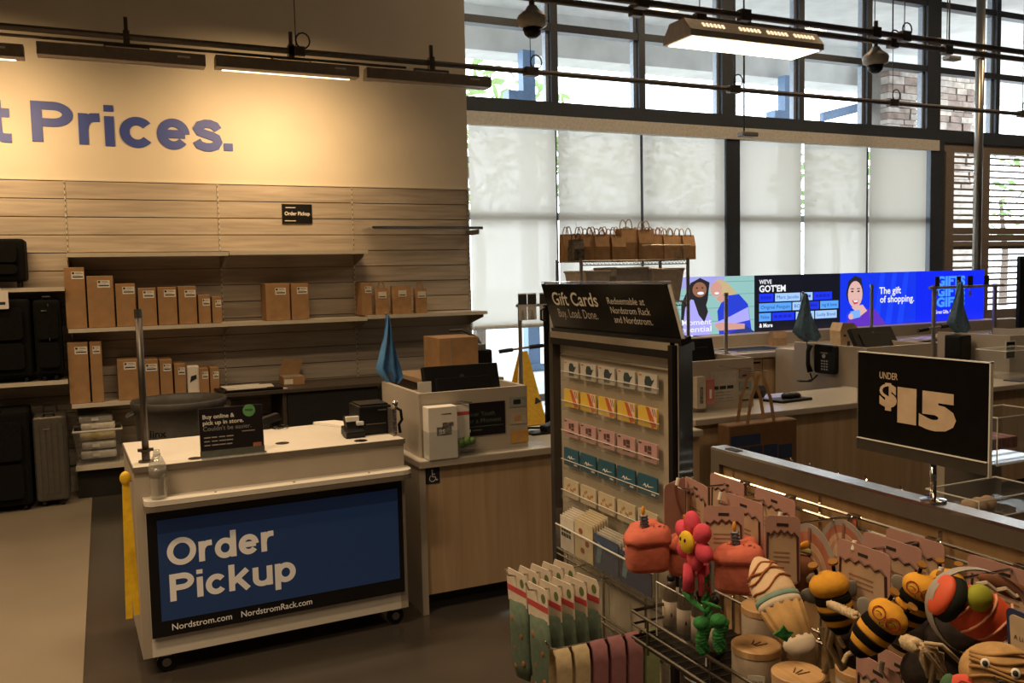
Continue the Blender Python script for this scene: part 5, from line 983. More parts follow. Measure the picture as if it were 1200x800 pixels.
a = PY(865, 415, 6.15); t = thing('recessed_sink', 'dark recessed drop opening in the back counter top', 'opening', (a.x+.2, 6.25, .89)); B_((a.x-.05, 6.1, .889), (a.x+.55, 6.45, .893)).build('dark_well', black, t); MB().tube([(a.x-.05, 6.1, .893), (a.x+.55, 6.1, .893), (a.x+.55, 6.45, .893), (a.x-.05, 6.45, .893)], .008, 6, True).build('steel_rim', steel, t)
p = PY(911, 400, 6.5); pbag('paper_bag', 'small tan card stand on the back counter below the tiled screen', 'paper things on back counter', (p.x, 6.5, .89), .16, .08, .13, mat('tan_card', (.42, .28, .18), .6), handles=False)
# posts on the checkout line
def vpost(px, y0, y1, Y, lbl, r=.016):
    a = PY(px, y0, Y); b = PY(px, y1, Y); t = thing('counter_post', lbl, 'post', (b.x, Y, b.z), 'slim posts on the checkout line'); MB().tube([b, (b.x, Y, a.z)], r, 12).build('shaft', steel, t); MB().tube([(b.x, Y, a.z-.03), (b.x, Y, a.z)], r*1.25, 12).build('top_clip', chrome, t); MB().lathe([(0, r*2.4), (.012, r*2.4), (.015, r)], b, seg=14).build('base_flange', steel, t)
def on(px, Y, z):   # pixel row of height z at column px
    for k in range(200, 800):
        if PY(px, k, Y).z < z: return k
vpost(851, 343, on(851, 6.1, .89), 6.1, 'slim steel post in front of the two hugging people')
vpost(1021, 333, on(1021, 6.2, .89), 6.2, 'slim dark post in front of the shopping screen')
vpost(1165, 332, on(1165, 6.25, .89), 6.25, 'slim grey post at the right end of the screens', .022)
# ================================================================= CHECKOUT LINE
ST2 = station(3.0, 4.72, 4.02, .772, (3.02, 3.60, 4.25, 4.85, 1.072), 'middle checkout station with raised grey box and hanging bag')
ST3 = station(4.725, 6.0, 4.06, .772, (4.75, 5.38, 4.45, 5.15, 1.055), 'checkout station with wall phone on its box')
ST4 = station(6.005, 9.0, 4.10, .772, (6.35, 7.05, 4.55, 5.2, 1.055), 'farthest checkout station at the right frame edge')
monitor((3.36, 4.55, .88), .40, .26, 'black monitor in the middle station box beside the display post', tilt=-.25)
monitor((5.22, 4.75, .905), .42, .24, 'low black monitor on the wall phone station', tilt=-.55)
F = Fr((3.02, 4.25, .772), (1, 0, 0), (0, 0, 1))
def f2(x, y): p = PY(x, y, 4.25); return p.x-3.02, p.z-.772
x0, z0 = f2(832, 470); x1, z1 = f2(862, 434); t = thing('donation_sign', 'white printed sign on the middle station box', 'sign', F.p(x0, z0)); F.rect(x0, z0, x1, z1, 0, .006).build('panel', mat('pale_sign', (.45, .42, .37), .5), t); [F.rect(x0+.012+(x1-x0)*.29*k, z1-.105, x0+.012+(x1-x0)*(.29*k+.24), z1-.085, .006, .007).build('heading_word', ink, t) for k in range(3)]
for k in range(3): F.rect(x0+.02, z1-.125-.018*k, x1-.03, z1-.122-.018*k, .006, .007).build('rule', mat('grey_print', (.16, .15, .14)), t)
for (xa, xb, ya, yb, c, lbl) in ((822, 831, 472, 443, (.45, .16, .14), 'red and white hang pack on the middle station box'), (811, 821, 478, 440, (.50, .45, .38), 'white brochure carton on the middle station box')):
    x0, z0 = f2(xa, ya); x1, z1 = f2(xb, yb); t = thing('hang_pack', lbl, 'package', F.p(x0, z0, .03)); F.rrect(x0, z0, x1, z1, .005, .01, .05).build('pack', mat('pack_%d' % xa, c, .5), t); F.rect(x0+.02, z0+.03, x1-.02, z1-.06, .05, .051).build('print', white_p if xa == 822 else mat('grey_print', (.16, .15, .14)), t)
for i, (ya, yb, c) in enumerate(((443, 430, (.28, .20, .20)), (458, 446, (.24, .28, .26)), (472, 461, (.34, .28, .22)))):
    x0, z0 = f2(866, ya); x1, z1 = f2(880, yb); t = thing('gift_card', 'small card on the middle station box corner, %s of three' % ('top', 'middle', 'bottom')[i], 'card', F.p(x0, z0), 'cards on the middle station box'); F.rrect(x0, z0, x1, z1, .004, 0, .004).build('card', mat('stn_card_%d' % i, c, .4), t); F.rect(x0+.02, z0+.01, x1-.02, z0+.02, .004, .0045).build('print', ink, t)
# wall phone on the box side
XP = 4.75; FP = Fr((XP, 4.93, .83), (0, -1, 0), (0, 0, 1)); t = thing('desk_phone', 'black keypad phone mounted on the side of a checkout box', 'phone', FP.p(.1, 0))
FP.rrect(.03, .02, .225, .225, .02, 0, .04).build('phone_body', black, t); keys = MB()
for r in range(4):
    for c in range(3): q = FP.rect(.10+.024*c, .045+.02*r, .114+.024*c, .055+.02*r, .04, .044); keys.add(q.v, q.f)
keys.build('keypad', mat('key_grey', (.35, .34, .32), .5), t); FP.disc(.125, .145, .014, .04, .045).build('dial_ring', MATS['key_grey'], t); FP.rect(.09, .165, .16, .170, .04, .041).build('label_strip', MATS['key_grey'], t); FP.rect(.10, .18, .2, .215, .04, .042).build('display', mat('dark_screen', (.01, .01, .012)), t)
MB().tube([FP.p(.0, .22, .05), FP.p(-.012, .17, .06), FP.p(-.012, .08, .06), FP.p(.0, .02, .05)], [.022, .016, .016, .022], 10).build('handset', black, t, smooth=True)
MB().tube([FP.p(.0, .01, .05), FP.p(.03, -.03, .06), FP.p(-.0, -.046, .08), FP.p(-.08, -.05, .1), FP.p(-.02, -.045, .13), FP.p(.06, -.04, .1), FP.p(.05, .0, .03)], .006, 6).build('cord', black, t)
# tray and glasses-like scanner on the counter
p = PZ(927, 470, .772); t = thing('card_tray', 'small black tray with card reader on the glossy counter', 'tray', p); MB().obox(p+V((0, .03, .008)), V((.13, .01, 0)), V((-.02, .07, 0)), V((0, 0, .008))).build('tray', black, t, .004); MB().ell(p+V((.01, .04, .028)), .045, .04, .025).build('reader_bulb', black, t, smooth=True); MB().ell(p+V((.07, .04, .026)), .04, .035, .024).build('reader_bulb', black, t, smooth=True)
p = PZ(893, 467, .772); t = thing('pin_pad', 'small black pin pad behind the bag handles', 'card reader', p); MB().obox(p+V((0, .04, .04)), V((.05, 0, 0)), V((0, .02, .02)), V((0, -.02, .025))).build('pad', black, t, .006)
# flags
flag_d = mat('dusky_flag_cloth', (.13, .25, .40), .6, noise=.12)
a = PY(946, 402, 5.0); flag((a.x, 5.0, 1.03), PY(941, 343, 5.0), 'dusky blue register flag before the tiled screen', .26, flag_d)
a = PY(1122, 396, 5.05); flag((a.x, 5.05, 1.0), PY(1123, 330, 5.05), 'dusky blue register flag before the GIFTS screen', .26, flag_d)
# bag hanging on the middle station front
p = PY(888, 438, 3.93); zc = p.z; hk = thing('bag_hook', 'thin chrome hook holding the brown bag at the station', 'hook', (p.x, 4.0, zc)); MB().tube([(p.x-.02, 4.24, zc+.02), (p.x, 3.95, zc+.012), (p.x+.06, 3.93, zc+.01)], .004, 6).build('hook_wire', chrome, hk)
xa = PY(850, 500, 3.93).x; xb = PY(930, 500, 3.93).x; zt = PY(888, 494, 3.93).z; t = thing('shopping_bag', 'large brown paper shopping bag with blue print hanging at the station', 'bag', ((xa+xb)/2, 3.93, zt-.35)); dk_k = mat('brown_bag_paper', (.14, .072, .03), .75, noise=.06)
B_((xa, 3.90, zt-.36), (xb, 4.0, zt)).build('bag_body', dk_k, t, .006, seg=1); bp = mat('blue_bag_print', (.02, .035, .10), .6); f = Fr((xa, 3.90, zt-.36), (1, 0, 0), (0, 0, 1)); Wb = xb-xa
for (a0, b0, a1, b1) in ((.03, .24, .45, .30), (.03, .17, .26, .23), (.28, .17, .48, .23), (.50, .15, .70, .23), (.72, .14, .92, .22)): f.rect(a0*Wb, b0, a1*Wb, b1, 0, .001).build('block_print', bp, t)
for y in (3.905, 3.99):
    for s in (-1, 1): MB().add([(p.x+s*.10-.012, y, zt-.03), (p.x+s*.10+.012, y, zt-.03), (p.x+s*.07+.012, y, zt+.13), (p.x+s*.07-.012, y, zt+.13), (p.x+s*.012+.012, y, zc), (p.x+s*.012-.012, y, zc)], [(0, 1, 2, 3), (3, 2, 4, 5)]).build('strap_handle', kraft2, t)
# clutter behind: tan card house, lilac counter reflection, stand
p = PY(997, 394, 5.6); t = thing('card_house', 'tan cardboard display house with dark cut-outs behind the monitor', 'display box', (p.x, 5.6, .93)); z0 = .93; tc = mat('tan_card2', (.45, .33, .20), .6)
MB().prism([(p.x-.11, 5.6, z0), (p.x+.11, 5.6, z0), (p.x+.11, 5.6, p.z+.03), (p.x+.04, 5.6, p.z+.11), (p.x-.09, 5.6, p.z+.12), (p.x-.12, 5.6, p.z+.05)], (0, .12, 0)).build('card_body', tc, t); f = Fr((p.x-.11, 5.6, z0), (1, 0, 0), (0, 0, 1)); hz = p.z-z0
for u in (.03, .10, .16): f.rect(u, hz+.0, u+.025, hz+.018, 0, .002).build('cut_out', ink, t)
f.rect(.07, 0, .10, hz-.04, 0, .002).build('cut_out', ink, t)
B_((p.x-.5, 5.5, 0), (p.x+1.6, 5.96, .925)).build('riser', greige, thing('riser_counter', 'grey counter section behind the phone station', 'counter', (p.x+.5, 5.75, 0)))
p = PY(1082, 395, 5.75); t = thing('sheet_stack', 'pale papers spread on the counter under the GIFTS screen', 'paper', (p.x, 5.75, .927))
for k in range(4): MB().obox((p.x+.05*k-.1, 5.72+.03*(k % 2), .930+.006*k), V((.17, .02*(k-1), 0)), V((-.02, .11, 0)), V((0, 0, .002))).build('sheet', mat('lilac_reflection', (.50, .46, .52), .35), t)  # sheets carry the purple reflection on the counter as their own colour
wtag = mat('dim_tag', (.35, .33, .34), .6)
stand(1094, 384, 337, 1089, 1176, 5.27, 'grey queue stand before the GIFTS screen', ((1093, 1098, .06, clearthin), (1118, 1123, .05, clearthin), (1131, 1137, .08, clearthin), (1150, 1156, .08, clearthin)))
p = PY(1108, 408, 5.6); t = thing('tissue_pile', 'crumpled cream tissue on the counter beside the black caddy', 'tissue', (p.x, 5.6, .925)); MB().ell((p.x, 5.6, .965), .12, .08, .042, seg=10, rings=6).build('tissue', mat('cream_tissue', (.55, .42, .28), .7, bump=.8, noise=.2), t)
p = PY(1126, 415, 4.9); t = thing('caddy', 'black caddy with card slots below the right flag', 'caddy', (p.x, 4.9, .85)); MB().box((p.x-.07, 4.85, .845), (p.x+.06, 5.0, 1.05)).build('caddy_body', black, t, .015); MB().box((p.x+.06, 4.9, .9), (p.x+.17, 5.0, 1.03)).build('card_slot', greymetal, t)
p = PY(1140, 418, 4.85); t = thing('small_sign', 'small black framed sign at the right station box', 'sign', (p.x, 4.8, .8)); f = Fr((p.x+.02, 4.54, .90), (1, 0, 0), (0, 0, 1)); f.rect(-.06, -.02, .055, .12, -.004, 0).build('frame', acryl_edge, t); f.rect(-.05, -.015, .045, .11, 0, .002).build('panel', gb, t); f.rect(-.035, .08, .03, .085, .002, .003).build('print', wtag, t)
# clear boxes and magazines on the far counter
p = PY(1183, 440, 4.3); t = thing('acrylic_case', 'clear acrylic case standing on the farthest counter', 'case', (p.x+.1, 4.35, .772)); MB().box((p.x-.1, 4.25, .776), (p.x+.35, 4.5, .98)).build('case', acryl, t)
MB().tube([(p.x-.1, 4.25, .98), (p.x+.35, 4.25, .98), (p.x+.35, 4.5, .98), (p.x-.1, 4.5, .98)], .004, 6, True).build('rim', acryl_edge, t)
for k, c in enumerate(((.10, .10, .12), (.30, .08, .07), (.12, .22, .12))):
    t = thing('magazine', ['dark magazine lying on the farthest counter', 'red magazine lying on the farthest counter', 'green magazine lying on the farthest counter'][k], 'magazine', (p.x+.05+.2*k, 4.2, .772), 'magazines on the farthest counter'); MB().obox((p.x-.05+.2*k, 4.19, .777), V((.09, .01, 0)), V((-.01, .06, 0)), V((0, 0, .004))).build('magazine', mat('mag_%d' % k, c, .3, noise=.3, scale=15), t)
p = PY(1193, 345, 5.6); t = thing('checkout_monitor', 'tall black monitor cut off by the right frame edge', 'monitor', (p.x, 5.6, 1.0)); B_((p.x, 5.58, PY(1190, 384, 5.6).z), (p.x+.4, 5.62, PY(1190, 300, 5.6).z)).build('housing', black, t, .005); B_((p.x+.15, 5.6, .93), (p.x+.2, 5.62, PY(1190, 380, 5.6).z)).build('neck', black, t); B_((p.x+.02, 5.5, .925), (p.x+.34, 5.7, .94)).build('foot', black, t)
# ================================================================= PET TOY GONDOLA (foreground right)
XM = 1.30; GN, GF = -.35, 1.686
t = thing('toy_gondola', 'low merchandise gondola with steel top rail and maple back', 'gondola', (XM+.05, .7, 0))
railm = mat('satin_rail', (.55, .55, .56), .22, 1, noise=.03); framem = mat('taupe_metal_frame', (.17, .145, .12), .4, .4, noise=.03)
B_((XM, GN, 1.180), (XM+.042, GF, 1.186)).build('top_cap', railm, t); B_((XM, GN, 1.150), (XM+.04, GF, 1.1799)).build('top_rail', framem, t)
B_((XM, GF-.03, 0), (XM+.04, GF, 1.150)).build('end_post', framem, t); B_((XM+.012, GN, .1), (XM+.02, GF-.03, 1.15)).build('maple_back', wood_mat('gondola_maple', (.36, .22, .10), (.46, .30, .15), (9, 9, .5)), t)
B_((XM-.42, GN, 0), (XM+.04, GF, .12)).build('base_deck', darksteel, t); B_((XM+.02, GN, .1), (XM+.03, GF-.03, 1.15)).build('rear_panel', greige, t)
for k in range(6):
    for dz in (0, .02): MB().tube([(XM-.012, GN, 1.128-.13*k-dz), (XM-.012, GF-.03, 1.128-.13*k-dz)], .0035, 6).build('rail_wire', wirem, t)
for y in (1.60, 1.33, 1.05, .78, .5, .2): MB().tube([(XM-.004, y, .3), (XM-.004, y, 1.145)], .004, 6).build('upright_wire', wirem, t)
for px, py in ((860, 528),): p = PX(px, py, XM+.02); B_((XM+.01, p.y-.02, 1.186), (XM+.03, p.y+.02, 1.1875)).build('slot', ink, t)
# small chrome hook tips on the far side of the rail
for i, (px, py) in enumerate(((929, 536), (952, 542), (983, 549), (1016, 556), (1057, 568))):
    p = PX(px, py, XM+.28); s = thing('display_hook', 'chrome hook tip on the far side of the rail, %s from left' % ORD[i], 'hook', p, 'hook tips behind the rail'); MB().tube([(XM+.03, p.y, p.z-.055), (p.x-.02, p.y, p.z-.05), (p.x, p.y, p.z-.01), (p.x-.008, p.y, p.z)], .0022, 6).build('hook_wire', chrome, s)
# $15 sign
pc = 1.087; zb = PX(1010, 525, XM+.02).z; zt = PX(1007, 412, XM+.02).z; ya = PX(1008, 460, XM+.02).y; yb = PX(1161, 480, XM+.02).y
t = thing('price_sign', 'black UNDER $15 sign in a steel holder on the rail', 'sign', (XM+.02, pc, 1.186))
F = Fr((XM+.02, ya, zb), (0, -1, 0), (0, 0, 1)); W = ya-yb; Hh = zt-zb
F.rect(0, .022, W, Hh, 0, .004).build('panel', gb, t); F.rect(-.002, .02, 0, Hh+.0018, -.002, .005).build('frame_side', chrome, t); F.rect(W, -.004, W+.0025, Hh+.003, -.002, .005).build('frame_side', acryl_edge, t); F.rect(-.003, Hh, W+.0025, Hh+.0018, -.002, .005).build('frame_top', acryl_edge, t)
F.rect(0, 0, W, .021, -.004, .008).build('steel_channel', mat('smoked_channel', (.05, .045, .04), .15), t); F.rect(0, .021, W, .0225, 0, .009).build('channel_edge', acryl_edge, t)
cr2 = mat('sand_print', (.62, .48, .34), .5)
text('UNDER', F, W*.185, Hh*.755, .0125, cr2, t, bold=.01, width=W*.15, k=.005); text('$', F, W*.185, Hh*.475, .045, cr2, t, bold=.06, width=W*.145, k=.005)
text('1', F, W*.335, Hh*.340, .066, cr2, t, bold=.07, width=W*.150, k=.005); text('5', F, W*.505, Hh*.320, .069, cr2, t, bold=.07, width=W*.275, k=.005)
MB().tube([(XM+.022, pc, 1.186), (XM+.022, pc, zb+.002)], .0055, 12).build('stem', chrome, t, smooth=True); MB().lathe([(0, .022), (.004, .022), (.006, .01)], (XM+.022, pc, 1.186), seg=18).build('stem_base', chrome, t)
# shelf with jars and bottles
t = thing('wire_shelf', 'black wire shelf with low front lip under the toys', 'shelf', (XM-.15, 1.1, .78)); X0 = 1.06; ZF = .78
bwire = mat('bronze_wire', (.10, .085, .07), .35, .8)
for z, r in ((ZF, .004), (ZF+.03, .003), (ZF+.06, .004)): MB().tube([(XM-.01, 1.66, z), (X0, 1.66, z), (X0, GN, z)], r, 6).build('lip_wire', bwire, t)
for y in [1.60-.22*i for i in range(8)]: MB().tube([(X0, y, ZF-.02), (X0, y, ZF+.06)], .003, 5).build('lip_upright', bwire, t)
mb = MB()
for i in range(66): y = 1.655-.03*i; mb.tube([(X0, y, ZF-.004), (XM-.01, y, ZF-.004)], .0018, 4)
mb.build('floor_wires', bwire, t); B_((X0+.005, GN, ZF-.012), (XM-.01, 1.66, ZF-.008)).build('shelf_pan', black, t)
bam = wood_mat('bamboo_lid', (.50, .30, .13), (.62, .40, .20), (20, 2, 2), 3, .5); jarm = mat('cream_ceramic', (.42, .34, .26), .3, noise=.03)
for i, (px, py, X, r, h, lbl) in enumerate(((886, 758, 1.115, .046, .105, 'cream candle jar with bamboo lid in front under the cone toy'), (895, 712, 1.235, .046, .12, 'cream candle jar with bamboo lid behind the front jar'), (935, 792, 1.115, .046, .095, 'candle jar with bamboo lid right of the front jar'), (988, 795, 1.12, .044, .085, 'candle jar with bamboo lid below the bee toys'), (1010, 770, 1.22, .045, .10, 'candle jar deep on the shelf below the bees'))):
    y = PX(px, py, X).y; g = thing('candle_jar', lbl, 'candle', (X, y, ZF), 'candle jars on the wire shelf'); o = V((X, y, ZF))
    MB().lathe([(.0, r*.9), (.006, r), (h-.016, r), (h-.014, r*.96)], o, seg=28).build('jar', jarm, g, smooth=True); MB().lathe([(h-.014, r*1.02), (h-.002, r*1.02), (h, r*.97)], o, seg=28).build('bamboo_lid', bam, g)
    dv = V((-X, -y, 0)).normalized(); sd = V((-dv.y, dv.x, 0)); f = Fr(o+dv*(r+.0005), sd, (0, 0, 1)); f.rect(-.016, .03, .016, .062, 0, .001).build('label', label_m, g)
    if i == 0: text('TENT', f, -.012, .046, .006, ink, g, bold=0, width=.024, k=.0015)
    for k in range(3): MB().tube([o+V((-.01, -.005*k, h+.0008)), o+V((.005+.006*k, .012-.012*k, h+.0008))], .0012, 4).build('lid_mark', mat('burnt_mark', (.12, .06, .03), .6), g)
amber = mat('dark_amber_glass', (.05, .035, .025), .12); labw = mat('pale_bottle_label', (.50, .42, .36), .6)
for i in range(4):
    y = PX(787+17*i, 755, 1.165).y; o = V((1.165, y, ZF)); g = thing('amber_bottle', 'small dark bottle with pale label, %s from the display post' % ORD[i], 'bottle', o, 'amber bottles on the wire shelf')
    MB().lathe([(0, .017), (.003, .020), (.085, .020), (.095, .016), (.102, .010), (.112, .010)], o, seg=18).build('glass_body', amber, g, smooth=True); MB().lathe([(.012, .0206), (.068, .0206)], o, seg=18).build('label', labw, g, smooth=True); MB().ell(o+V((0, 0, .118)), .010, .010, .010, seg=10, rings=6).build('stopper', black, g, smooth=True)
    dv = V((-1.165, -y, 0)).normalized(); f = Fr(o+dv*.021, V((-dv.y, dv.x, 0)), (0, 0, 1)); f.shape([(-.002, .034), (.003, .036), (.002, .042), (-.001, .045)], 0, .0006).build('leaf_print', ink, g)
g = thing('acrylic_guard', 'clear acrylic guard standing in front of the dark bottles', 'panel', (1.11, 1.55, ZF)); B_((1.111, 1.46, ZF), (1.112, 1.64, ZF+.125)).build('sheet', clearthin, g); MB().tube([(1.1115, 1.46, ZF), (1.1115, 1.46, ZF+.125), (1.1115, 1.64, ZF+.125), (1.1115, 1.64, ZF)], .0018, 4).build('edge', acryl_edge, g)
# ----------------------------------------------------------------- hooks and hang cards
ZH = 1.128
hooks = [(793, 565), (843, 582), (913, 606), (1000, 640), (1101, 672)]
HY = []
for i, (px, py) in enumerate(hooks):
    tip = PX(px, py, 1.10); HY.append(tip.y); g = thing('display_hook', 'long chrome peg hook with white tip holding toys, %s from left' % ORD[i], 'hook', (XM, tip.y, ZH), 'peg hooks along the toy gondola')
    MB().tube([(XM-.012, tip.y, ZH), (XM-.05, tip.y, ZH+.004), (1.115, tip.y, ZH+.008), (1.10, tip.y, ZH+.014), tip], .0026, 6).build('wire', wirem, g); MB().tube([tip-V((0, 0, .006)), tip+V((.004, 0, .009))], .004, 8).build('white_tip', white_p, g); MB().box((XM-.022, tip.y-.012, ZH-.026), (XM-.010, tip.y+.012, ZH+.006)).build('clip', chrome, g, .002)
pinkc = mat('dusty_pink_card', (.46, .26, .22), .6, noise=.02); beige = mat('beige_card_panel', (.52, .36, .24), .6, noise=.03); brownln = mat('brown_card_line', (.07, .025, .02), .6)
def hang_card(lbl, top, u, w, h, v=(0, 0, 1), kind='wavy'):
    top = V(top); g = thing('hang_card', lbl, 'hang card', top, 'toy hang cards'); F = Fr(top, u, v)
    if kind == 'wavy':
        c = F.rrect(-w/2, -h, w/2, .012, .010, 0, .0015).build('card', pinkc, g); n = 9
        topw = [(-w*.42+w*.84*k/n, -.014-.006*(k % 2)-.010*abs(k/n-.5)) for k in range(n+1)]
        F.shape(topw[::-1]+[(-w*.42, -h+.004), (w*.42, -h+.004)], .0015, .0021).build('beige_panel', beige, c)
        pts = [F.p(-w*.44, -h+.006, .0025)]+[F.p(a, b+.001, .0025) for a, b in topw]+[F.p(w*.44, -h+.006, .0025)]; MB().tube(pts, .0022, 5).build('brown_line', brownln, c)
        F.rect(-.010, -.006, .010, -.001, .0012, .0022).build('hang_slot', ink, c)
        for k in range(3): F.rect(-w*.25, -h*.5-.008*k, w*.2, -h*.5-.008*k+.003, .0021, .0025).build('small_print', mat('faded_print', (.30, .17, .11), .6), c)
    else:
        n = 16; arc = lambda s: [(w*.5*s*math.cos(math.pi*k/n), -h*.95+h*.97*s*math.sin(math.pi*k/n)) for k in range(n+1)]
        c = F.shape(arc(1), 0, .0015).build('card', mat('grey_card', (.34, .30, .27), .5), g)
        for q, (s, col) in enumerate(((.86, (.42, .16, .10)), (.66, (.56, .36, .24)), (.54, (.46, .26, .17)), (.42, (.56, .40, .28)))): F.shape(arc(s), .0015+.0005*q, .002+.0005*q).build('rainbow_arc', mat('arc_%d' % q, col, .6), c)
        F.rect(-.003, -h*.8, .003, -.004, .0035, .004).build('slot_line', mat('arc_line', (.25, .13, .10), .6), c)
    return g
D_ = lambda deg: V((math.sin(R(deg)), -math.cos(R(deg)), 0))     # right-hand direction of a card turned by deg (0 faces the aisle)
hang_card('hang card of the leftmost cake toy, seen almost edge-on', PX(791, 570, 1.10), D_(-62), .10, .10)
hang_card('pink hang card behind the flower toy', PX(816, 570, 1.14), D_(-12), .115, .10)
hang_card('front pink hang card right of the flower toy', PX(848, 600, 1.06), D_(55), .075, .085, V((.10, .12, 1)))
hang_card('pink hang card left of a pair nearest the end post', PX(852, 566, 1.235), D_(-5), .13, .09)
hang_card('pink hang card right of a pair nearest the end post', PX(908, 585, 1.21), D_(-5), .13, .09)
hang_card('pink hang card behind the ice cream toy', PX(872, 590, 1.12), D_(0), .11, .10)
hang_card('narrow pink card edge above the ice cream toy', PX(917, 612, 1.08), D_(48), .06, .11)
hang_card('rainbow arch card behind the left bee, farther one', PX(990, 610, 1.23), D_(-2), .13, .075, kind='arch')
hang_card('rainbow arch card behind the left bee, nearer one', PX(950, 615, 1.14), D_(0), .135, .10, kind='arch')
hang_card('pink hang card above the middle bee', PX(1012, 648, 1.10), D_(0), .11, .085)
hang_card('pink hang card behind the middle bee', PX(1045, 640, 1.17), D_(0), .12, .085)
hang_card('plain pink card behind the right bee', PX(1072, 635, 1.25), D_(0), .12, .08)
hang_card('pink hang card at the right frame edge', PX(1178, 670, 1.26), D_(0), .13, .08)
hang_card('pink hang card at the bottom below the middle bee', PX(1030, 786, 1.00), D_(-5), .09, .08)
hang_card('pink hang card at the bottom right of the lower hook', PX(1055, 778, 1.08), D_(-5), .09, .08)
g = thing('display_hook', 'chrome hook tip at the bottom edge below the bees', 'hook', PX(1032, 785, .99), 'peg hooks along the toy gondola'); p = PX(1032, 785, .985); MB().tube([(XM-.012, p.y, p.z-.02), (p.x+.01, p.y, p.z-.012), p], .0026, 6).build('wire', wirem, g); MB().tube([p, p+V((.003, 0, .012))], .004, 8).build('white_tip', white_p, g)
# ----------------------------------------------------------------- plush toys
hR = V((RT.x, RT.y, 0)).normalized(); hF = V((-FW.x, -FW.y, 0)).normalized(); Zu = V((0, 0, 1))     # sideways, towards the aisle corner, up
coral = mat('coral_plush', (.52, .13, .085), .9, noise=.06, scale=60, bump=.15); coralb = mat('bright_coral_plush', (.62, .15, .10), .9, noise=.05, scale=60, bump=.15); brownp = mat('brown_plush', (.16, .06, .025), .9, noise=.1, scale=60)
flame = mat('orange_felt', (.75, .33, .03), .8); navy_s = mat('navy_stripe', (.06, .07, .11), .8); pale_s = mat('pale_stripe_felt', (.38, .36, .34), .8); dotg = mat('green_sprinkle', (.20, .24, .10), .8); dotr = mat('dark_sprinkle', (.28, .03, .03), .8)
def soft(mb, name, m, par, lev=2):
    o = mb.build(name, m, par, smooth=True); md = o.modifiers.new('soft', 'SUBSURF'); md.levels = lev; md.render_levels = lev; return o
def cake(lbl, c, s, rot):
    g = thing('plush_toy', lbl, 'plush toy', c, 'plush cake slice toys'); c = V(c); Q = Matrix.Rotation(rot, 3, 'Z'); r = Q @ hR; f = Q @ hF
    def pr(scl, prof, wav=0, peak=0):
        N = 24; rings = []
        for j, (z, k) in enumerate(prof):
            ring = []
            for i in range(N):
                a = 2*math.pi*i/N; ca, sa = math.cos(a), math.sin(a); x = .50*math.copysign(abs(ca)**.45, ca); y = .42*math.copysign(abs(sa)**.45, sa)
                x *= 1 if y > 0 else .72
                zz = z+(wav*math.sin(i*math.pi/2)*(1 if j < 2 else 0))+(peak*(x+.1-y*.6) if j >= len(prof)-3 else 0)
                ring.append(c+r*x*scl*k*s+f*y*scl*k*s+Zu*zz*s)
            rings.append(ring)
        vs = [q for ring in rings for q in ring]; fs = [(i*N+k, i*N+(k+1) % N, (i+1)*N+(k+1) % N, (i+1)*N+k) for i in range(len(prof)-1) for k in range(N)]+[tuple(range(N)), tuple((len(prof)-1)*N+k for k in range(N))]; return MB().add(vs, fs)
    pr(1, [(-.68, .82), (-.64, .94), (-.55, 1.0), (-.2, 1.02), (.06, 1.0), (.10, .95)]).build('cake_body', coral, g, smooth=True)
    fr_ = pr(1.07, [(.0, .97), (.02, 1.03), (.10, 1.04), (.22, 1.0), (.32, .88), (.37, .60)], .035, .16).build('frosting', coralb, g, smooth=True)
    # side of chocolate sponge
    mb = MB().obox(c+r*.47*s+f*.04*s-Zu*.28*s, (r*.05+f*.02)*s, f*.28*s, Zu*.36*s); soft(mb, 'sponge_side', brownp, g)
    for k in range(10): rr = random.Random(k); p = c+r*(rr.uniform(-.3, .38))*s+f*(rr.uniform(.05, .34))*s+Zu*.415*s; MB().ell(p, .03*s, .02*s, .014*s, seg=6, rings=4).build('sprinkle', dotg if k < 3 else dotr, fr_)
    cb = c-r*.05*s+f*.1*s+Zu*.36*s
    cd = MB().tube([cb, cb+Zu*.28*s-r*.03*s], .07*s, 10).build('candle', pale_s, g, smooth=True)
    for k in range(4): q = cb+(Zu*.28*s-r*.03*s)*(.1+.26*k); MB().obox(q, r*.078*s, f*.078*s, (Zu*.022+r*.02)*s).build('candle_stripe', navy_s, cd, .008*s)
    MB().ell(cb+Zu*.38*s-r*.04*s, .045*s, .045*s, .12*s, seg=10, rings=7).build('flame', flame, g, smooth=True)
cake('coral cake slice plush with striped candle, leftmost toy', PX(757, 633, 1.03), .090, .10)
cake('coral cake slice plush half hidden behind the flower toy', PX(806, 640, 1.13), .085, -.2)
cake('coral cake slice plush between the flower and ice cream toys', PX(866, 655, 1.07), .086, -.35)
cake('small coral cake plush behind the ice cream toy', PX(905, 648, 1.16), .072, -.2)
pinkf = mat('hot_pink_plush', (.68, .07, .12), .9, noise=.05, scale=60, bump=.15); yelf = mat('yellow_felt', (.75, .50, .03), .85); greenp = mat('green_rope', (.02, .16, .035), .9, noise=.15, scale=120, bump=.3)
c = PX(811, 634, 1.00); g = thing('plush_toy', 'hot pink flower plush with yellow face and green rope legs', 'plush toy', c, 'plush toys on the gondola'); nrm = (-hR*.92+hF*.40).normalized(); sd = Zu.cross(nrm).normalized()
for k in range(6):
    a = R(90+60*k+8); d = sd*math.cos(a)+Zu*math.sin(a); soft(MB().ell(c+d*.034-nrm*.004, .016, .021, .024, (nrm, sd*-math.sin(a)+Zu*math.cos(a), d), 10, 7), 'petal', pinkf, g, 1)
MB().ell(c+nrm*.012, .022, .022, .010, (sd, Zu, nrm)).build('face', yelf, g, smooth=True)
for s in (-1, 1): MB().ell(c+nrm*.021+sd*.007*s+Zu*.006, .0025, .004, .0025, (sd, Zu, nrm), 8, 6).build('eye', ink, g)
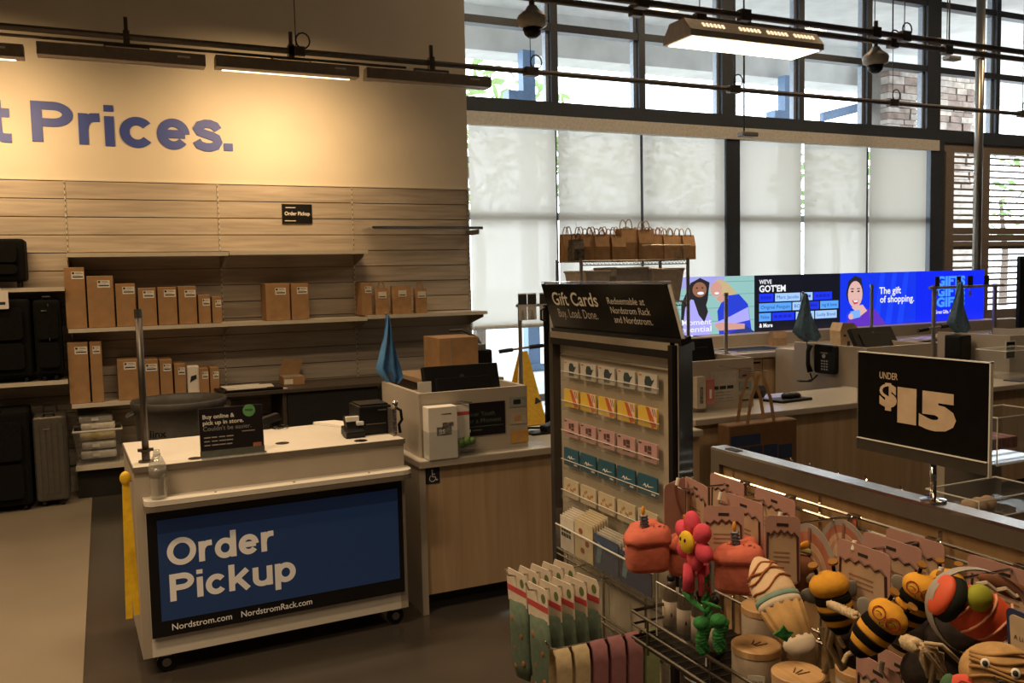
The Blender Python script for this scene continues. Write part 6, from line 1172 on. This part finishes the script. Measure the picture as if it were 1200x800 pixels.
for k, (dx, ln) in enumerate(((-.006, .05), (.02, .06))): MB().tube([c-Zu*.045+hR*dx, c-Zu*(.045+ln)+hR*dx*1.2], [.011, .012], 10).build('pink_leg', pinkf, g, smooth=True)
def rope(pts, r, name, m, par):
    mb = MB(); pts = [V(p) for p in pts]
    for ph in (0, 2.1, 4.2):
        q = []; n = 24
        for i in range(n+1):
            t_ = i/n*(len(pts)-1); a = int(min(t_, len(pts)-2)); p = pts[a].lerp(pts[a+1], t_-a); d = (pts[a+1]-pts[a]).normalized(); e1 = d.orthogonal().normalized(); e2 = d.cross(e1); q.append(p+(e1*math.cos(ph+i*.9)+e2*math.sin(ph+i*.9))*r*.5)
        mb.tube(q, r*.62, 6)
    return mb.build(name, m, par, smooth=True)
top = PX(826, 690, 1.02); rope([top+Zu*.03, top, PX(832, 735, 1.02)], .009, 'rope_stem', greenp, g)
for (a, b, w_) in (((800, 694), (826, 716), .014), ((845, 712), (822, 705), .011)): pa, pb = PX(*a, 1.0), PX(*b, 1.0); d = (pb-pa); n_ = hF; soft(MB().ell((pa+pb)/2, .007, w_, d.length*.55, (n_, n_.cross(d.normalized()), d.normalized()), 10, 7), 'leaf', greenp, g, 1)
for (px, py) in ((822, 730), (842, 727)):
    k = PX(px, py, 1.0); MB().ell(k, .016, .016, .013, seg=12, rings=8).build('knot', greenp, g, smooth=True); rope([k+hR*.008, k+V((0, 0, -.03)), k+V((.004, 0, -.055))], .012, 'tassel', greenp, g)
g2 = thing('price_tag', 'tiny white tag on the green leaf of the flower toy', 'tag', PX(793, 690, .99)); Fr(PX(792, 694, .99), hR, (0, 0, 1)).rect(0, 0, .006, .010, 0, .001).build('tag', white_p, g2)
# ice cream cone toy
pa, pb = PX(886, 652, 1.0), PX(944, 768, .97); ax = (pb-pa); Ln = ax.length; ax.normalize(); g = thing('plush_toy', 'ice cream cone plush with caramel swirls hanging at a slant', 'plush toy', (pa+pb)/2, 'plush toys on the gondola')
creamp = mat('cream_plush', (.66, .48, .31), .9, noise=.04, scale=50); caram = mat('caramel_line', (.33, .10, .03), .85); wafer = mat('wafer_plush', (.40, .24, .09), .9, noise=.1, scale=40); tealb = mat('sage_band', (.16, .26, .22), .85); offw = mat('offwhite_plush', (.55, .46, .36), .9)
rf = ax.cross(FW).normalized(); fl = .62
soft(MB().lathe([(0, .004), (Ln*.06, .016), (Ln*.18, .030), (Ln*.30, .036), (Ln*.42, .037), (Ln*.47, .034)], pa, ax, 18, fl, rf), 'swirl_top', creamp, g, 1)
MB().lathe([(Ln*.44, .0375), (Ln*.475, .038), (Ln*.49, .037)], pa, ax, 24, fl, rf).build('sage_band', tealb, g, smooth=True); MB().lathe([(Ln*.49, .0365), (Ln*.52, .0365), (Ln*.55, .0345)], pa, ax, 24, fl, rf).build('white_band', offw, g, smooth=True)
MB().lathe([(Ln*.54, .034), (Ln*.86, .025)], pa, ax, 36, fl, rf, ridge=lambda k: 1+.07*(1 if k % 3 else -1)).build('ribbed_wafer', wafer, g, smooth=True); MB().lathe([(Ln*.85, .026), (Ln*.90, .026), (Ln*.96, .020), (Ln*1.0, .006)], pa, ax, 20, fl, rf).build('rounded_tip', offw, g, smooth=True)
b2 = ax.cross(rf).normalized()
for j, (t0, t1, amp) in enumerate(((.08, .20, .5), (.18, .30, .7), (.28, .42, .8), (.14, .26, .4))):
    pts = []
    for k in range(11):
        s = k/10; tt = Ln*(t0+(t1-t0)*s+.03*math.sin(s*9+j)); r_ = .0365*min(1, math.sin(min(1, tt/(Ln*.3))*math.pi/2)+.02); an = R(200+140*s) if True else 0; pts.append(pa+ax*tt+(rf*math.cos(an)+b2*fl*math.sin(an))*(r_+.001))
    ptsb = [pa+(p-pa).dot(ax)*ax-((p-pa)-(p-pa).dot(ax)*ax) for p in pts]
    for q in (pts, ptsb): MB().tube(q, .0018, 5).build('caramel_swirl', caram, g, smooth=True)
lf = PX(918, 742, .925); MB().prism([lf+hR*x+Zu*z for x, z in ((-.016, 0), (-.006, .006), (0, .014), (.006, .005), (.015, .003), (.007, -.006), (.004, -.012), (-.004, -.007))], hF*.004).build('felt_leaf', greenp, g)
# brown cup toy
c = PX(936, 672, 1.12); g = thing('plush_toy', 'brown and white cup plush between the cone and the left bee', 'plush toy', c, 'plush toys on the gondola'); axd = (Zu+hR*.15).normalized()
soft(MB().lathe([(-.055, .014), (-.05, .018), (.0, .026), (.015, .030), (.03, .026), (.035, .01)], c, axd, 16), 'cup_body', brownp, g, 1); MB().ell(c+hR*.010+hF*.014+Zu*.004, .014, .012, .018).build('white_patch', offw, g, smooth=True); MB().tube([c+Zu*.03-hR*.02, c+Zu*.045, c+Zu*.04+hR*.02], .006, 8).build('green_straw', mat('lime_felt', (.35, .38, .16), .8), g); MB().ell(c+Zu*.052+hR*.012, .014, .004, .008).build('orange_ball', flame, g, smooth=True)
# bees
beey = mat('bee_yellow_plush', (.70, .34, .03), .9, noise=.05, scale=60, bump=.12); beek = mat('bee_black_plush', (.008, .007, .007), .95, noise=.1, spec=.1); redl = mat('red_glasses_line', (.28, .02, .02), .7); wingm = mat('grey_wing', (.20, .19, .17), .5); ropec = mat('cream_rope', (.52, .40, .25), .9, noise=.1, scale=90, bump=.3); antb = mat('brown_antenna', (.28, .13, .02), .8)
def bee(lbl, c, s, ax, face=True):
    g = thing('plush_toy', lbl, 'plush toy', c, 'plush bee toys'); c = V(c); ax = V(ax).normalized()       # ax: from tail to head
    look = (CAM-c).normalized(); fr_ = (look-ax*look.dot(ax)).normalized(); sd = fr_.cross(ax).normalized(); up_ = ax
    R_ = lambda t_: .42*s*max(.12, math.sin(math.pi*min(1, max(0, (t_+.95)/1.7)))**.6)
    bands = [(-.85, -.62, beek), (-.62, -.44, beey), (-.44, -.24, beek), (-.24, -.06, beey), (-.06, .12, beek)]
    for t0, t1, m in bands: MB().lathe([(s*(t0+(t1-t0)*k/4), R_(t0+(t1-t0)*k/4)*(1.03 if m is beek else 1)) for k in range(5)], c, ax, 20, .85, sd).build('body_band', m, g, smooth=True)
    soft(MB().ell(c+ax*.36*s, .50*s, .42*s, .36*s, (sd, fr_, ax), 14, 10), 'head', beey, g, 1)
    hc = c+ax*.36*s
    for q in (-1, 1):
        if face:
            rc = hc+sd*.19*q*s+ax*.02*s; mb = MB(); ring = []
            for k in range(14): a = 2*math.pi*k/14; x, z = .15*s*math.cos(a), .14*s*math.sin(a); px_ = .19*q*s+x; d_ = .42*s*math.sqrt(max(.05, 1-(px_/(.50*s))**2-((z+.02*s)/(.36*s))**2)); ring.append(hc+sd*px_+ax*(z+.02*s)+fr_*(d_+.006*s))
            mb.tube(ring, .014*s, 5, True).build('glasses_ring', redl, g)
            arcp = [hc+sd*(.19*q*s+.08*s*math.cos(R(a)))+ax*(.0*s+.05*s*math.sin(R(a)))+fr_*.40*s for a in (20, 60, 90, 120, 160)]; MB().tube(arcp, .010*s, 5).build('closed_eye', ink, g)
        an = hc+sd*.2*q*s+ax*.30*s; MB().tube([an, an+ax*.18*s+sd*.03*q*s], .045*s, 8).build('antenna_stalk', beek, g); MB().lathe([(-.03*s, .12*s), (.03*s, .12*s)], an+ax*.24*s+sd*.04*q*s, (ax+fr_*.4).normalized(), 14).build('antenna_disc', antb, g)
        soft(MB().ell(c-ax*.0*s+sd*.46*q*s-fr_*.22*s+ax*.1*s, .30*s, .05*s, .20*s, ((sd*q+ax*.5).normalized(), fr_, (ax-sd*q*.5).normalized()), 12, 7), 'wing', wingm, g, 1)
    if face:
        MB().tube([hc+sd*-.05*s+fr_*.425*s+ax*.03*s, hc+fr_*.43*s+ax*.045*s, hc+sd*.05*s+fr_*.425*s+ax*.03*s], .012*s, 5).build('glasses_bridge', redl, g); MB().tube([hc+sd*a*s+fr_*.42*s-ax*(.13+b)*s for a, b in ((-.06, 0), (-.02, .03), (.02, .03), (.06, -.01))], .012*s, 5).build('smile', ink, g)
    rope([c-ax*.75*s, c-ax*1.0*s+sd*.1*s, c-ax*1.2*s+sd*.05*s], .06*s, 'rope_tail', ropec, g); return g
bee('yellow bee plush with black bands, left one turned away', PX(976, 702, 1.06), .066, Zu-hR*.25-hF*.1, False)
bee('bee plush with round red glasses, middle one', PX(1029, 735, .97), .060, Zu*.8+hR*.55+hF*.2)
bee('bee plush with round red glasses, right of the middle one', PX(1073, 703, 1.02), .056, Zu*.95+hR*.35+hF*.2)
bee('bee plush mostly hidden behind the sushi toy', PX(1108, 695, 1.12), .052, Zu+hR*.1)
g = thing('rope_toy', 'twisted cream rope running between two bee toys', 'rope', PX(985, 712, 1.0)); rope([PX(972, 708, 1.0), PX(985, 713, 1.0), PX(1005, 722, .98)], .007, 'rope', ropec, g)
g = thing('rope_toy', 'frayed cream rope tassel hanging below the sushi toy', 'rope', PX(1085, 765, .95)); rope([PX(1062, 752, .96), PX(1075, 757, .95)], .010, 'rope_knot', ropec, g); mb = MB()
for k in range(16): rr = random.Random(k); a = PX(1078+rr.uniform(-3, 6), 757+rr.uniform(-4, 5), .95); mb.tube([a, a+hR*rr.uniform(.0, .03)-Zu*rr.uniform(.0, .02), a+hR*rr.uniform(.01, .045)-Zu*rr.uniform(.025, .06)], .003, 5)
mb.build('frayed_end', ropec, g, smooth=True)
g = thing('rope_toy', 'cream fluffy rope hanging under the left bee', 'rope', PX(985, 760, 1.05)); mb = MB()
for k in range(10): rr = random.Random(k+50); a = PX(968+rr.uniform(-6, 10), 735, 1.07); mb.tube([a, a-Zu*.03+hR*rr.uniform(-.01, .02), a-Zu*rr.uniform(.05, .08)+hR*rr.uniform(0, .03)], .005, 5)
mb.build('frayed_end', ropec, g, smooth=True)
# sushi toy on a round grey card
c = PX(1146, 718, .92); g = thing('plush_toy', 'orange salmon sushi plush with green ball in a grey ring card', 'plush toy', c, 'plush toys on the gondola'); ax = (hR*.85-Zu*.45).normalized(); look = (CAM-c).normalized(); n_ = (look-ax*look.dot(ax)).normalized(); up_ = n_.cross(ax).normalized()
salm = mat('salmon_plush', (.68, .09, .03), .6, noise=.05, scale=30); salw = mat('salmon_line', (.75, .36, .22), .7)
soft(MB().ell(c, .050, .026, .030, (ax, n_, up_), 16, 10), 'salmon', salm, g, 1)
for k in (-.55, -.1, .35, .7):
    rr = math.sqrt(1-k*k); MB().tube([c+ax*(.050*k+.010*math.sin(a))+n_*.0265*rr*math.cos(a)+up_*.0305*rr*math.sin(a) for a in [R(x) for x in range(-70, 80, 20)]], .0016, 5).build('pale_line', salw, g, smooth=True)
MB().ell(c-ax*.018+n_*.018+up_*.016, .017, .014, .016).build('green_ball', mat('lime_plush', (.30, .32, .02), .8), g, smooth=True)
MB().lathe([(-.008, .022), (-.006, .026), (.006, .028), (.008, .024)], c-ax*.040, ax, 20, .9, up_).build('nori_band', mat('nori_plush', (.018, .021, .018), .9, spec=.1), g, smooth=True); soft(MB().ell(c-ax*.049, .011, .023, .026, (ax, n_, up_), 12, 8), 'red_end', salm, g, 1)
g = thing('ring_card', 'grey ring hang card looped around the sushi toy', 'hang card', c); mb = MB(); pts = [c+ax*.064*math.cos(a)-n_*.004+up_*.050*math.sin(a)+ax*.006 for a in [2*math.pi*k/36 for k in range(36)]]
for k in range(36): p, q = pts[k], pts[(k+1) % 36]; wv = n_*.008; mb.add([p-wv, p+wv, q+wv, q-wv], [(0, 1, 2, 3)]); mb.add([p-wv+(p-c)*.03, p+wv+(p-c)*.03, q+wv+(q-c)*.03, q-wv+(q-c)*.03], [(0, 1, 2, 3)])
mb.build('ring', mat('grey_card', (.34, .30, .27)), g, smooth=True)
# noodle bowl toy, chocolate dessert toy, navy card
c = PX(1172, 790, .86); g = thing('plush_toy', 'tan noodle plush with smiling face at the bottom right corner', 'plush toy', c, 'plush toys on the gondola'); look = (CAM-c).normalized(); sd = Zu.cross(look).normalized(); up_ = look.cross(sd)
nood = mat('noodle_plush', (.45, .27, .11), .9, noise=.12, scale=50, bump=.3); soft(MB().ell(c, .042, .030, .034, (sd, look, up_), 16, 10), 'noodle_body', nood, g, 1)
for k in range(7):
    a = -.021+.007*k; MB().tube([c+sd*(x*.040)+up_*(a+.004*math.sin(x*3+k))+look*(.0305*math.sqrt(max(.02, 1-(x*.95)**2-(a/.034)**2))) for x in [-.72+.144*j for j in range(11)]], .0020, 5).build('noodle_strand', mat('noodle_line', (.34, .19, .07), .9), g, smooth=True)
for s in (-1, 1): e = c+sd*.014*s+up_*.006*(-s*.4+1)+look*.0295; MB().ell(e, .0048, .002, .0055, (sd, look, up_), 12, 8).build('eye_white', white_p, g, smooth=True); MB().ell(e+look*.002, .0028, .0014, .0032, (sd, look, up_), 10, 6).build('pupil', ink, g, smooth=True)
MB().tube([c+sd*a+up_*b+look*.032 for a, b in ((-.006, -.003), (-.002, -.007), (.003, -.006))], .0012, 5).build('smile', ink, g)
cc = c-sd*.034-up_*.022+look*.014; MB().ell(cc, .018, .010, .016, (sd, look, up_)).build('red_swirl', mat('red_plush', (.60, .08, .05), .85), g, smooth=True); MB().tube([cc+look*.0105+sd*.010*(1-k/14)*math.cos(k*.9)+up_*.010*(1-k/14)*math.sin(k*.9) for k in range(13)], .0010, 5).build('swirl_line', redl, g)
MB().ell(cc-sd*.014-up_*.004, .010, .008, .018, (sd, look, up_)).build('green_edge', mat('leaf_plush', (.05, .12, .05), .85), g, smooth=True)
c = PX(1184, 690, 1.02); g = thing('plush_toy', 'chocolate brown folded dessert plush at the right edge', 'plush toy', c, 'plush toys on the gondola'); soft(MB().obox(c, (hR*.05-Zu*.02), hF*.012, Zu*.014), 'chocolate_layer', brownp, g); soft(MB().obox(c-hR*.03-Zu*.012+hF*.006, (hR*.030-Zu*.012), hF*.010, Zu*.012), 'cream_layer', creamp, g); MB().tube([c+hR*(-.05+.012*k)+Zu*(.012-.004*k+.006*(k % 2))+hF*.014 for k in range(8)], .003, 5).build('icing_line', offw, g)
f = Fr(PX(1184, 775, .90), D_(-8), V((.02, .10, 1))); g = thing('hang_card', 'cream card with navy border at the right edge', 'hang card', f.o, 'toy hang cards'); q = f.rrect(0, 0, .075, .062, .008, 0, .002).build('card', mat('navy_card', (.02, .03, .10), .5), g); f.rrect(.005, .005, .07, .056, .006, .002, .003).build('cream_panel', mat('cream_panel', (.55, .44, .30), .6), q); text('A LI', f, .010, .030, .005, ink, q, bold=0, width=.012, k=.0035)
# dark bags under the bees
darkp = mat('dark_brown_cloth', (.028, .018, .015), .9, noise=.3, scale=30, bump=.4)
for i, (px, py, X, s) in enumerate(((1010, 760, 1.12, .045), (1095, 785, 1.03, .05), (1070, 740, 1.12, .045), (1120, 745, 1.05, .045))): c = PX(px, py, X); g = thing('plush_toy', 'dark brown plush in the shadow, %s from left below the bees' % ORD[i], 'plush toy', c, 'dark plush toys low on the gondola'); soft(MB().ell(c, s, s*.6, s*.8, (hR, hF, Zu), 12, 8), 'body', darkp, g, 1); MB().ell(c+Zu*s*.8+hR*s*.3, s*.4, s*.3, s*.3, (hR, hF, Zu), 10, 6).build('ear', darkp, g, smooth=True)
# ----------------------------------------------------------------- clear bins behind the rail
for i, (px0, px1, yt, yb, Y, lbl) in enumerate(((1168, 1230, 490, 546, 2.2, 'clear acrylic bin with pink packs right of the price sign'), (1147, 1230, 588, 610, 1.9, 'low clear acrylic bin with tan goods behind the rail'))):
    xa, xb = PY(px0, yb, Y).x, PY(px1, yb, Y).x; z0, z1 = PY(px0, yb, Y).z, PY(px0, yt, Y).z; t = thing('acrylic_bin', lbl, 'bin', ((xa+xb)/2, Y+.1, z0), 'acrylic bins behind the rail')
    MB().add([(xa, Y, z0), (xb, Y, z0), (xb, Y+.2, z0), (xa, Y+.2, z0), (xa, Y, z1), (xb, Y, z1), (xb, Y+.2, z1), (xa, Y+.2, z1)], [(0, 1, 2, 3), (0, 1, 5, 4), (1, 2, 6, 5), (2, 3, 7, 6), (3, 0, 4, 7)]).build('tub', acryl, t); MB().tube([(xa, Y, z1), (xb, Y, z1), (xb, Y+.2, z1), (xa, Y+.2, z1)], .003, 6, True).build('rim', acryl_edge, t); MB().tube([(xa, Y, z0), (xb, Y, z0)], .003, 6).build('lower_edge', acryl_edge, t); MB().tube([(xa, Y, z0), (xa, Y, z1)], .0025, 6).build('corner_edge', acryl_edge, t)
    if i == 0: B_((xa-.03, Y+.2, z0-.9), (xb, Y+.24, z0-.002)).build('support_panel', greige, t)
    for k in range(3):
        g = thing('small_goods', '%s pack in the %s clear bin, %s' % (('dusty pink', 'upper') if i == 0 else ('tan', 'low'))[0:0] if False else ('dusty pink pack in the tall clear bin, %s from left' % ORD[k] if i == 0 else 'tan wrapped item in the low clear bin, %s from left' % ORD[k]), 'package', (xa+.03+.06*k, Y+.1, z0+.005), 'goods in the clear bins')
        if i == 0: B_((xa+.015+.05*k, Y+.03, z0+.05), (xa+.06+.05*k, Y+.15, z0+.095)).build('pack', mat('pink_pack', (.24, .09, .09), .6, noise=.2, scale=40), g, .006)
        else: MB().ell((xa+.06+.045*k, Y+.08, z0+.022), .025, .03, .024, seg=10, rings=7).build('bundle', mat('tan_bundle', (.45, .30, .19), .6, noise=.1), g, smooth=True)
